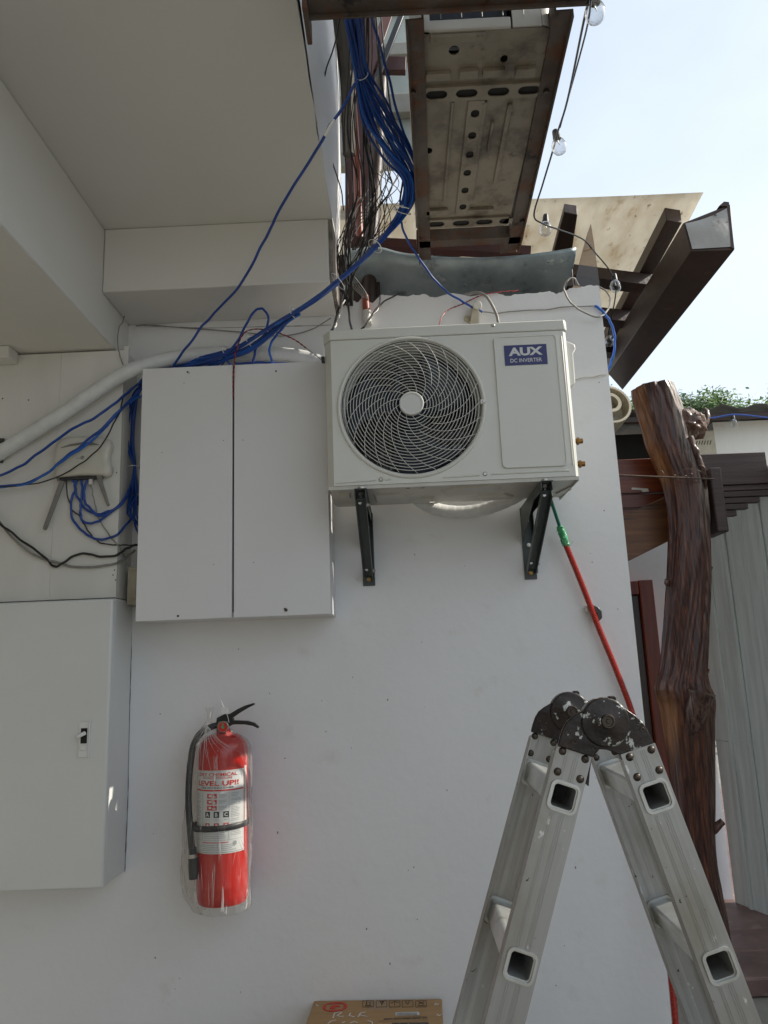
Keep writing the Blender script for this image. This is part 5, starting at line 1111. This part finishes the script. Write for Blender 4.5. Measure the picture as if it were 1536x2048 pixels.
tpx = [(1184,1210),(1196,1213),(1204,1222),(1205,1236),(1198,1243),(1192,1238),(1194,1228),(1188,1220)]
build('black_tape', MB().prism([at(a, b, Y=-.035) for a, b in tpx], (0,.02,.003)), M['rubber'], cl, bevel=.003)
# ---------------------------------------------------------------- fire extinguisher
EX = -.6145; EY = -.112; ER = .0825; EZ0 = at(446,1818,Y=-.19).z; EZ1 = at(446,1480,Y=-.12).z
fe = thing('fire_extinguisher', 'red dry chemical fire extinguisher in a clear plastic bag hung on the wall', 'fire extinguisher', (EX, EY, EZ0))
build('cylinder', MB().lathe([(.0001,.012),(ER*.72,.012),(ER*.80,.0),(ER*.93,.003),(ER*.99,.016),(ER,.03),(ER,.052),(ER*1.006,.056),(ER,.060),(ER,EZ1-EZ0-.055),(ER*.985,EZ1-EZ0-.028),(ER*.90,EZ1-EZ0-.006),(ER*.70,EZ1-EZ0+.012),(ER*.42,EZ1-EZ0+.022),(ER*.30,EZ1-EZ0+.026),(ER*.28,EZ1-EZ0+.036),(.0001,EZ1-EZ0+.036)], (EX, EY, EZ0), (0,0,1), 64), M['red'], fe, ang=50)
zt = EZ1+.030
build('valve_neck', MB().lathe([(.0001,0),(.020,0),(.022,.008),(.019,.016),(.019,.030),(.0001,.030)], (EX, EY, zt), (0,0,1), 24), M['zinc'], fe)
def E(px, py, Y=EY-.01): return at(px, py, Y=Y)
build('valve_body', MB().prism([E(432,1447), E(433,1436), E(449,1428), E(462,1430), E(466,1440), E(461,1452), E(440,1453)], (0,.026,0)), M['black'], fe, bevel=.002)
lev = MB(); P_ = [E(*q) for q in ((449,1434),(462,1426),(475,1418),(490,1411),(507,1406),(509,1409),(495,1416),(480,1425),(467,1434),(455,1441))]; lev.prism(P_, (0,.020,0)); build('squeeze_lever', lev, M['black'], fe, bevel=.002)
lev = MB(); P_ = [E(*q) for q in ((460,1441),(475,1441),(495,1442),(508,1446),(517,1454),(516,1457),(505,1452),(490,1449),(470,1449),(460,1450))]; lev.prism(P_, (0,.020,0)); build('carry_handle', lev, M['black'], fe, bevel=.002)
gc = at(446,1454,Y=EY-.035); ga = Vector((0,-1,0))
gg = build('pressure_gauge', MB().lathe([(.0001,-.018),(.014,-.018),(.0185,-.006),(.0195,.002),(.0175,.004),(.0165,.001),(.0001,.001)], gc, ga, 32), M['zinc'], fe)
build('gauge_face', MB().lathe([(.0001,.0018),(.0155,.0018)], gc, ga, 32), M['print_r'], gg, rec=False)
build('gauge_needle', MB().box((gc.x-.002, gc.y-.0035, gc.z-.003), (gc.x+.002, gc.y-.0028, gc.z+.013)).lathe([(.0001,.004),(.005,.004),(.005,.0025)], gc, ga, 12), M['tape_g'], gg)
hp = pxs([(436,1450,EY-.01),(420,1455,EY-.015),(400,1468,EY-.02),(388,1488,EY-.03),(382,1520,EY-.035),(378,1560,EY-.04),(377,1600,EY-.045),(379,1640,EY-.05),(383,1690,EY-.05),(386,1715,EY-.05)], 8)
build('hose', MB().tube(hp, .0105, 14), M['rubber'], fe)
build('hose_nozzle', MB().tube([at(385,1695,Y=EY-.05), at(386,1714,Y=EY-.05), at(387,1716,Y=EY-.05), at(389,1757,Y=EY-.05)], .013, 20, rf=lambda t: .0125 if t < .45 else .0155+.002*t), M['rubber'], fe)
build('nozzle_collar', MB().tube([at(385.6,1708,Y=EY-.05), at(386,1715,Y=EY-.05)], .0165, 20), M['zinc'], fe)
zs = at(446,1657,Y=EY-ER).z
st = MB(); ns = 60; vv = []
for k in range(ns):
    q = 2*PI*k/ns; dx, dy = math.cos(q), math.sin(q); rx = ER+.0025; x = EX+dx*rx; y = EY+dy*rx
    if dx < 0: x = EX+dx*(ER+.0025+.022*min(1, (-dx)*1.6)*(1 if dy < .3 else .4)); y = EY+dy*rx*(1-.0*dx)
    for zz_ in (-.009, .009): vv.append(Vector((x, y, zs+zz_+.004*dx)))
st.add(vv, [(2*k, 2*((k+1) % ns), 2*((k+1) % ns)+1, 2*k+1) for k in range(ns)]); o = build('hose_strap', st, M['rubber'], fe, rec=False); md = o.modifiers.new('t', 'SOLIDIFY'); md.thickness = .003
# printed label wrapped on the cylinder
LZ0, LZ1 = at(446,1708,Y=EY-ER).z, at(446,1541,Y=EY-ER).z; LH = LZ1-LZ0; LW = 2*ER*math.asin(min(.99, .92)); LC = -.10*0
ang0 = -PI/2 + (-.03)
def onl(u, v, lift=.0012):   # u,v in metres on the label, from its centre
    q = ang0+u/ER; return Vector((EX+(ER+lift)*math.cos(q), EY+(ER+lift)*math.sin(q), (LZ0+LZ1)/2+v))
HW = ER*1.18; HH = LH/2
lb_ = build('label', MB().grid(lambda a, b: onl(-HW+2*HW*a, -HH+2*HH*b, .0006), 30, 2), M['label'], fe, rec=False)
def bar(u0, v0, u1, v1, m, nm='print_line', lift=.001):
    n_ = max(1, int(abs(u1-u0)/.006)); return build(nm, MB().grid(lambda a, b: onl(u0+(u1-u0)*a, v0+(v1-v0)*b, lift), n_, 1), M[m], lb_, rec=False)
def V(py): return HH-LH*(py-1541)/167.0
def lt_(s, py, h, w, m, u=0, bold=0, nm='lettering'): text(s, h, lambda a, b: onl(u+a, V(py)+b, .0014), M[m], lb_, width=w, bold=bold, name=nm)
lt_('DRY CHEMICAL', 1549, .0105, HW*1.40, 'print_r', bold=.02)
lt_('STORED PRESSURE', 1556, .006, HW*1.05, 'print_r', bold=.01)
lt_('LEVEL UP!!', 1567, .016, HW*1.52, 'print_r', bold=.03)
lt_('FIRE EXTINGUISHER', 1576, .0055, HW*1.15, 'print_k', bold=.01)
bar(-HW*.97, V(1583), HW*.97, V(1580), 'print_r', 'red_band')
bar(-HW*.95, V(1552.6), HW*.95, V(1552.2), 'print_g')
for u in (-.52, .42): bar(HW*u-.0005, V(1680), HW*u+.0005, V(1585), 'print_g')
for py in (1655, 1681): bar(-HW*.95, V(py+.5), HW*.95, V(py), 'print_g')
bar(-HW*.95, V(1705.6), HW*.95, V(1705), 'print_k'); bar(-HW*.95, V(1543.2), HW*.95, V(1543), 'print_k')
for i in range(3):
    v0 = V(1588+i*12); bar(-HW*.32, v0-.014, HW*.02, v0, 'print_r', 'pictogram')
    bar(-HW*.26, v0-.010, -HW*.16, v0-.003, 'label', 'pictogram_mark', .0013); bar(-HW*.12, v0-.012, -HW*.02, v0-.007, 'label', 'pictogram_mark', .0013)
    for k in range(3): bar(HW*.08, v0-.003-.004*k, HW*(.34-.05*(k == 2)), v0-.0018-.004*k, 'print_g')
for i, ch_ in enumerate('ABC'):
    u = HW*(-.30+.31*i); bar(u-.009, V(1636), u+.009, V(1624), 'print_k', 'class_square')
    text(ch_, .0115, lambda a, b, u=u: onl(u+a, V(1630)+b, .0018), M['label'], lb_, bold=.03)
    bar(u-.008, V(1656), u+.008, V(1647), 'print_r', 'pictogram'); bar(u-.003, V(1655), u+.004, V(1649), 'label', 'pictogram_mark', .0013)
    bar(u-.006, V(1640.5), u+.006, V(1639.8), 'print_g')
random.seed(4)
for cu_, w_, y0, y1, dy in ((-.75,.17,1588,1650,3.4),(.68,.20,1588,1676,3.1)):
    y = y0
    while y < y1:
        bar(HW*(cu_-w_), V(y+.9), HW*(cu_-w_+2*w_*random.uniform(.55,1)), V(y), 'print_g'); y += dy*random.choice((1,1,1.7))
for k in range(5): bar(-HW*.45, V(1662+3.6*k+.9), HW*(.35-.1*random.random()), V(1662+3.6*k), 'print_g')
bar(-HW*.5, V(1686.6), HW*.4, V(1685), 'print_r')
for k in range(4): w_ = random.uniform(.5, .75); bar(-HW*w_, V(1690+3.6*k+1), HW*w_, V(1690+3.6*k), 'print_g')
c_ = MB(); c_.grid(lambda a, b: onl(HW*.62+.007*b*math.cos(a*2*PI), V(1689)+.007*b*math.sin(a*2*PI), .0012), 16, 1); build('round_seal', c_, M['print_g'], lb_, rec=False)
# side label strip
bar(HW*1.05, V(1660), HW*1.19, V(1536), 'label', 'side_label', .0006)
# seal tag
build('seal_tag', MB().beam(at(425,1366,Y=EY-.03), at(450,1420,Y=EY-.035), .0016, .0022).box(E(444,1424,EY-.04)+Vector((-.002,-.004,-.006)), E(456,1418,EY-.04)+Vector((0,.002,.004))).tube(pxs([(450,1422,EY-.04),(455,1432,EY-.042),(458,1445,EY-.04)]), .0009, 5), M['white'], fe)
# plastic bag
rows = [(1416,408,424,.01),(1432,412,421,.008),(1446,407,420,.010),(1458,398,440,.030),(1470,388,470,.060),(1485,380,492,.085),(1510,374,499,.093),(1560,372,500,.0935),(1620,368,500,.094),(1680,364,500,.095),(1730,361,500,.096),(1770,363,499,.093),(1795,370,499,.092),(1812,379,498,.088),(1820,390,496,.082),(1825,402,490,.06)]
bv = MB(); nb_ = 96; ring_ = []
for y, l, r, dr_ in rows:
    a = at(l, y, Y=EY-.02); b = at(r, y, Y=EY-.02); ring_.append(((a+b)/2, (b-a).length/2, dr_))
R2 = [cr([Vector((c.x, c.z, hw)) for c, hw, d in ring_], 4), cr([Vector((d, 0, 0)) for c, hw, d in ring_], 4)]
for i in range(len(R2[0])):
    x, z, hw = R2[0][i]; d = R2[1][i].x; t = i/(len(R2[0])-1)
    for k in range(nb_):
        q = 2*PI*k/nb_; pl = (1-t)**2
        w = 1+(.05*pl+.07*max(0,1-t*3.2))*math.cos(q*15+t*4+1.5*math.sin(q*2))+.012*math.cos(q*23+t*9)+.018*noise.noise(Vector((math.cos(q)*3, math.sin(q)*3, z*16)))*2+.05*noise.noise(Vector((q*5+z*14, z*9, 1)))+.03*noise.noise(Vector((math.cos(q)*9, math.sin(q)*9, z*30)))
        w = max(.985 if math.cos(q) > -.2 else .9, w)
        bv.v.append(Vector((x+hw*w*math.cos(q), min(-.004, EY+d*w*math.sin(q)), z)))
for i in range(len(R2[0])-1):
    for k in range(nb_): bv.f.append((i*nb_+k, i*nb_+(k+1) % nb_, (i+1)*nb_+(k+1) % nb_, (i+1)*nb_+k))
build('plastic_bag', bv, M['bag'], label='clear wrinkled plastic bag knotted over a fire extinguisher', cat='plastic bag', rec=False, ang=70)
fm = MB(); rf_ = random.Random(8)
def onbag(px, py, ex=.006):
    p = at(px, py, Y=EY); dx = (p.x-EX)/(ER+ex); 
    return Vector((p.x, EY-(ER+ex)*math.sqrt(max(.02, 1-dx*dx)), p.z)) if abs(dx) < 1 else Vector((p.x, EY-.012, p.z))
kn = at(413,1450,Y=EY-.06)
for tx, ty, bend in ((392,1520,-6),(401,1560,-5),(412,1528,-3),(426,1512,2),(436,1540,4),(447,1505,6),(458,1500,7),(468,1496,9),(478,1497,10),(489,1502,12),(380,1500,-7),(420,1600,0)):
    e = onbag(tx, ty); m1 = onbag((413+tx)/2+bend*.4, 1450+(ty-1450)*.55, .004); m1.y = min(m1.y, EY-.055) if ty < 1530 else m1.y
    fm.tube(cr([kn, kn.lerp(m1, .5)+Vector((0,-.004,0)), m1, e], 6), .001, 5, rf=lambda t: .0011-.0008*t)
for i in range(11):
    x = rf_.uniform(372, 494); y = rf_.uniform(1560, 1780); L_ = rf_.uniform(25, 90); dx = rf_.uniform(-8, 10)
    fm.tube(cr([onbag(x, y), onbag(x+dx*.6, y+L_*.5), onbag(x+dx, min(1812, y+L_))], 6), .0006, 4, rf=lambda t: .0009*math.sin(PI*min(.98, max(.02, t))))
build('fold_glint', fm, M['glint'], [o for o in C.objects if o.name == 'plastic_bag'][0], kind='stuff')  # pale tubes draw the glints along the folds of the bag
# ---------------------------------------------------------------- cardboard box
BZ = .536
bx = thing('cardboard_box', 'brown cardboard box with a red oval mark standing against the wall at the bottom', 'box', (-.125, -.2, 0))
cTL = at(628,2001,Z=BZ); cTR = at(884,1997,Z=BZ); dl = (at(620,2048,Z=BZ)-cTL).normalized(); 
ux_ = (cTR-cTL).normalized(); uy_ = Vector((0,0,1)).cross(ux_)*-1; wbx = (cTR-cTL).length; dep = .36
def BXp(u, v, z=0): return cTL+ux_*u+uy_*v+Vector((0,0,z))
mb = MB(); mb.add([BXp(0,0), BXp(wbx,0), BXp(wbx,dep), BXp(0,dep)]+[BXp(0,0)-Vector((0,0,BZ)), BXp(wbx,0)-Vector((0,0,BZ)), BXp(wbx,dep)-Vector((0,0,BZ)), BXp(0,dep)-Vector((0,0,BZ))], [(0,1,2,3),(7,6,5,4),(0,4,5,1),(1,5,6,2),(2,6,7,3),(3,7,4,0)])
build('carton', mb, M['card'], bx, bevel=.004)
def flat(px, py, z=.0012): p = at(px, py, Z=BZ+z); return p
def fpoly(pts, m, nm, z=.0008):
    mb = MB(); mb.add([flat(a, b, z) for a, b in pts], [tuple(range(len(pts)))]); return build(nm, mb, M[m], bx, rec=False)
oc = flat(670,2013.5); W_ = flat(694.5,2013.5).x-oc.x; D_ = abs(flat(670,2004).y-oc.y)
def oval(rx, ry, x=0, y=0): return circ(x, y, rx, 40, ry)
plate('logo_oval', [oval(W_, D_), rrect(-W_*.74, -D_*.60, W_*.70, D_*.62, .008)], .0006, oc, (1,0,0), (0,1,0), M['print_r'], bx)
plate('logo_mark', [[(-W_*.42,-D_*.25),(-W_*.30,D_*.25),(W_*.1,D_*.42),(W_*.42,D_*.2),(W_*.44,-D_*.05),(W_*.15,-D_*.02),(W_*.0,-D_*.4),(-W_*.25,-D_*.45)]], .0006, oc, (1,0,0), (0,1,0), M['print_r'], bx)
def lines(pts, w, m, nm, z=.001):
    mb = MB()
    for seg in pts:
        P = [flat(a, b, z) for a, b in seg]
        for a, b in zip(P, P[1:]): mb.beam(a, b, w, .0005)
    return build(nm, mb, M[m], bx, rec=False)
for i, x in enumerate((736, 763, 789, 815, 842)):
    lines([[(x-10.5,2001.5),(x+10.5,2001.2),(x+11,2013.5),(x-10.5,2014),(x-10.5,2001.5)]], .0016, 'print_k', 'icon_frame')
    ic = {0: [[(x-3,2003),(x-3,2009)],[(x+4,2003),(x+4,2009)],[(x-6,2011),(x+7,2011)]], 1: [[(x-4,2003),(x+5,2003),(x+1,2007),(x-3,2004)],[(x+.5,2006),(x+.5,2010)]], 2: [[(x-7,2006),(x,2003),(x+8,2005)],[(x,2004),(x,2010)]], 3: [[(x-3,2002.5),(x-3,2006),(x+3,2006),(x+3,2002.5)],[(x-1,2008),(x+2,2008)]], 4: [[(x-5,2003),(x+6,2008)],[(x+6,2003),(x-5,2008)],[(x-7,2011),(x+8,2011)]]}[i]
    lines(ic, .0026 if i else .003, 'print_k', 'icon_mark')
fpoly([(791,2024.5),(838,2023.5),(839,2030),(791,2031)], 'label', 'barcode_label', .0008)
lines([[(794+2.3*k,2025.4),(794.1+2.3*k,2029.6)] for k in range(18)], .0014, 'print_k', 'barcode', .0014)
def ftext(s, cx, cy, h, w, m, bold=.01):
    o_ = flat(cx, cy, .0013); text(s, h, lambda a, b: o_+Vector((a, b, 0)), M[m], bx, width=w, bold=bold)
pxm = (flat(850,2035)-flat(750,2035)).length/100
ftext('GREAT BUYS HOME DEPOT INC', 811, 2036.5, .011, 88*pxm, 'print_k', .03)
lines([[(757,2041.5),(856,2040.5)]], .0035, 'card_dk', 'small_print'); lines([[(795,2033),(853,2032.3)]], .003, 'card_dk', 'small_print')
fpoly([(784,2045.5),(857,2044.5),(859,2056),(785,2057)], 'print_k', 'dark_strip', .0008)
ftext('indoor', 822, 2049.5, .018, 50*pxm, 'card', .04)
lines([[(666,2036),(669,2026),(678,2024),(684,2025),(674,2031)],[(674,2031),(681,2033),(688,2032)],[(701,2026),(698,2031),(709,2034)],[(716,2034),(721,2026),(732,2024)],[(719,2030),(735,2033)],[(656,2047),(662,2042),(672,2040)],[(735,2041),(745,2044),(744,2050),(735,2054)],[(684,2046),(690,2043)],[(700,2046),(708,2043),(716,2045)]], .0034, 'chalk', 'handwriting')
lines([[(869,2010),(873,2006)],[(873,2010),(878,2007)],[(873,2031),(877,2028)],[(877,2032),(882,2029)],[(632,2009),(636,2012)]], .003, 'chalk', 'scuff')
fpoly([(738,2001.2),(776,2000.8),(778,2019),(738,2020)], 'card_dk', 'tape_stain', .0004)
# ---------------------------------------------------------------- folding ladder
LY = -1.40; LWD = .27
ld = thing('folding_ladder', 'paint-spattered aluminium hinged ladder standing open like an A in the foreground', 'ladder', (.33, LY+LWD/2, 0))
def leg(tl, tr, bl, br, h1, h2, side):
    A = at(*tl, Y=LY); B = at(*tr, Y=LY); A2 = at(*bl, Y=LY); B2 = at(*br, Y=LY)
    c0 = (A+B)/2; c1 = (A2+B2)/2; D = (c1-c0).normalized(); Wv = Vector((-D.z, 0, D.x)); 
    if Wv.x < 0: Wv = -Wv
    hw = abs((B-A).dot(Wv))/2; L_ = c0.z/(-D.z)
    H1 = at(*h1, Y=LY); H2 = at(*h2, Y=LY); s1 = (H1-c0).dot(D); sp = (H2-H1).dot(D); off = ((H1-c0).dot(Wv)+(H2-c0).dot(Wv))/2
    ss = [s1+sp*k for k in range(20) if s1+sp*k < L_-.05]; hz = .0212
    N = Wv.cross(-D)   # plate normal along Y
    for which, Yr in (('near', LY), ('far', LY+LWD)):
        O = Vector((c0.x, Yr, c0.z)); sgn = 1 if which == 'near' else -1
        yo = 0
        if which == 'near':
            spl = [[(-hw, 0), (hw, 0), (hw, -L_), (-hw, -L_)]] + [rrect(off-hz, -s-hz, off+hz, -s+hz, .008) for s in ss]
        else:
            spl = [[(-hw, -.01), (-hw*.5, .004), (0, .008), (hw*.5, .002), (hw, -.01), (hw, -L_), (-hw, -L_)]]
        rail = plate('rail', spl, .0025, O, Wv, -D, M['alu'], ld, bevel=.0006)
        mb = MB()
        for s_ in (-1, 1):
            a = O+Wv*(s_*(hw-.0013))+D*.012+Vector((0, sgn*.014, 0)); b = O+Wv*(s_*(hw-.0013))+D*L_+Vector((0, sgn*.014, 0)); mb.beam(a, b, .0022, .025, up=(0,1,0))
        build('rail_flange', mb, M['alu'], rail, bevel=.0005)
        gb = MB(); ysg = Yr-.0016
        if which == 'near' or True:
            for g_ in (-.42, -.30, .08, .20, .32):
                a = Vector((O.x, ysg, O.z))+Wv*(hw*g_)
                starts = [(.0, s1-hz-.004 if which == 'near' else L_)] + ([(s_+hz+.004, (ss+[L_+.03])[i+1]-hz-.004) for i, s_ in enumerate(ss)] if which == 'near' else [])
                for q0, q1 in starts:
                    if q1-q0 > .02: gb.beam(a+D*(q0+.004), a+D*(q1), .0013, .0011, up=(0,1,0))
            build('extruded_rib', gb, M['alu'], rail)
        if which == 'near':
            for s in ss:
                plate('rung_collar', [rrect(off-hz-.0036, -s-hz-.0036, off+hz+.0036, -s+hz+.0036, .0115), rrect(off-hz+.0005, -s-hz+.0005, off+hz-.0005, -s+hz-.0005, .008)], .004, O+Vector((0,-.003,0)), Wv, -D, M['rung'], rail, bevel=.0016)
    for o_ in [o_ for o_ in C.objects if o_.type == 'MESH' and o_.data.materials and o_.data.materials[0] == M['alu'] and 'lc' not in o_.data.attributes]:
        me = o_.data; at_ = me.attributes.new('lc', 'FLOAT_VECTOR', 'POINT'); og = ORG[o_.name]; fl_ = []
        for v_ in me.vertices:
            p = v_.co+og-c0; fl_ += [p.dot(Wv)+side*.7, p.y, p.dot(D)]
        at_.data.foreach_set('vector', fl_)
    for s in ss:
        c = c0+D*s+Wv*off; rr = rrect(-hz+.0006, -hz+.0006, hz-.0006, hz-.0006, .008); rr2 = rrect(-hz+.003, -hz+.003, hz-.003, hz-.003, .006)
        n_ = len(rr); v = []
        for Yy, R_ in ((LY-.001, rr), (LY+LWD-.0015, rr), (LY-.001, rr2), (LY+LWD-.0015, rr2)):
            v += [Vector((c.x, Yy, c.z))+Wv*p[0]-D*p[1] for p in R_]
        ff = []
        for k in range(n_):
            k2 = (k+1) % n_; ff += [(k, k2, n_+k2, n_+k), (2*n_+k2, 2*n_+k, 3*n_+k, 3*n_+k2), (k2, k, 2*n_+k, 2*n_+k2)]
        ru = build('rung', MB().add(v, ff), M['rung'], ld)
        if len(ss) and s < ss[2]:
            plate('rung_flare', [rrect(-hz-.004, -hz-.004, hz+.004, hz+.004, .010), rrect(-hz+.0007, -hz+.0007, hz-.0007, hz-.0007, .007)], .003, Vector((c.x, LY+LWD-.0035, c.z)), Wv, -D, M['rung'], ru, bevel=.001)
    for Yy in (LY, LY+LWD):
        ft = c0+D*(L_); build('rubber_foot', MB().box((ft.x-hw-.006, Yy-.006, 0), (ft.x+hw+.006, Yy+.034, .03)), M['rubber'], ld, bevel=.004)
    return c0, D, Wv, hw
c0L = leg((1114,1490),(1184,1512),(1003,1930),(1076,1930),(1130,1595),(1037,1930), -1)
c0R = leg((1241,1508),(1310,1487),(1440,2048),(1525,2048),(1311,1592),(1441,1930), 1)
def rivets(l, Y):
    for x, y in l:
        c = at(x, y, Y=LY); c = Vector((c.x, Y, c.z)); build('rivet', MB().lathe([(.0001,.004),(.003,.0038),(.0055,.0022),(.0068,0),(.0068,-.002)], c, (0,-1,0), 14), M['rivet'], ld)
NR = [(1125,1502),(1170,1518),(1115,1543),(1160,1558),(1259,1514),(1302,1499),(1274,1554),(1318,1540)]
rivets(NR, LY-.0013); rivets(NR, LY+LWD-.0013)
def hinge(dy):
    def Q(px, py, y=0): p = at(px, py, Y=LY); return Vector((p.x, LY+dy+y, p.z))
    hl = [(1184,1514),(1114,1491),(1118,1474),(1124,1456),(1132,1442),(1146,1431),(1164,1421),(1180,1408),(1196,1401),(1214,1399),(1230,1404),(1243,1414),(1251,1428),(1254,1444),(1249,1462),(1238,1478),(1218,1488),(1200,1494)]
    hg = build('hinge', MB().prism([Q(a, b, -.008) for a, b in reversed(hl)], (0,.007,0)), M['hinge'], ld, bevel=.0018)
    hr = [(1310,1488),(1241,1510),(1215,1500),(1190,1498),(1165,1460),(1180,1410),(1220,1400),(1250,1416),(1272,1431),(1286,1444),(1296,1460)]
    build('hinge_plate', MB().prism([Q(a, b, .002) for a, b in reversed(hr)], (0,.006,0)), M['hinge'], hg, bevel=.0015)
    c = Q(1208,1444,-.008); R_ = .0405
    build('hinge_disc', MB().lathe([(.0001,.006),(R_*.30,.006),(R_*.36,.0045),(R_*.86,.0042),(R_*.95,.0035),(R_,.001),(R_,-.016)], c, (0,-1,0), 56), M['hinge'], hg)
    for r0 in (.0095,): build('pivot', MB().lathe([(.0001,.010),(.003,.010),(.0042,.008),(.0075,.008),(.0085,.0105),(.0105,.0105),(.012,.006),(.012,.003)], c+Vector((.003,0,.002)), (0,-1,0), 28), M['rivet'], hg)
    for p in ((1134,1462),(1285,1459),(1186,1496),(1146,1482)):
        cc_ = Q(*p, -.0085 if p[0] < 1250 else .0012); build('eyelet', MB().ring(cc_, (0,1,0), .0033, .0009, 16, 5), M['rivet'], hg)
    build('lock_tab', MB().prism([Q(1180,1508,.004), Q(1186,1512,.004), Q(1181,1545,.004), Q(1179,1574,.004), Q(1172,1568,.004), Q(1178,1545,.004)], (0,.012,0)), M['hinge'], hg, bevel=.001)
    build('lock_nub', MB().box(Q(1225,1402,-.004)+Vector((-.006,0,0)), Q(1225,1402,.010)+Vector((.006,0,.008))), M['hinge'], hg, bevel=.002)
hinge(0); hinge(LWD)
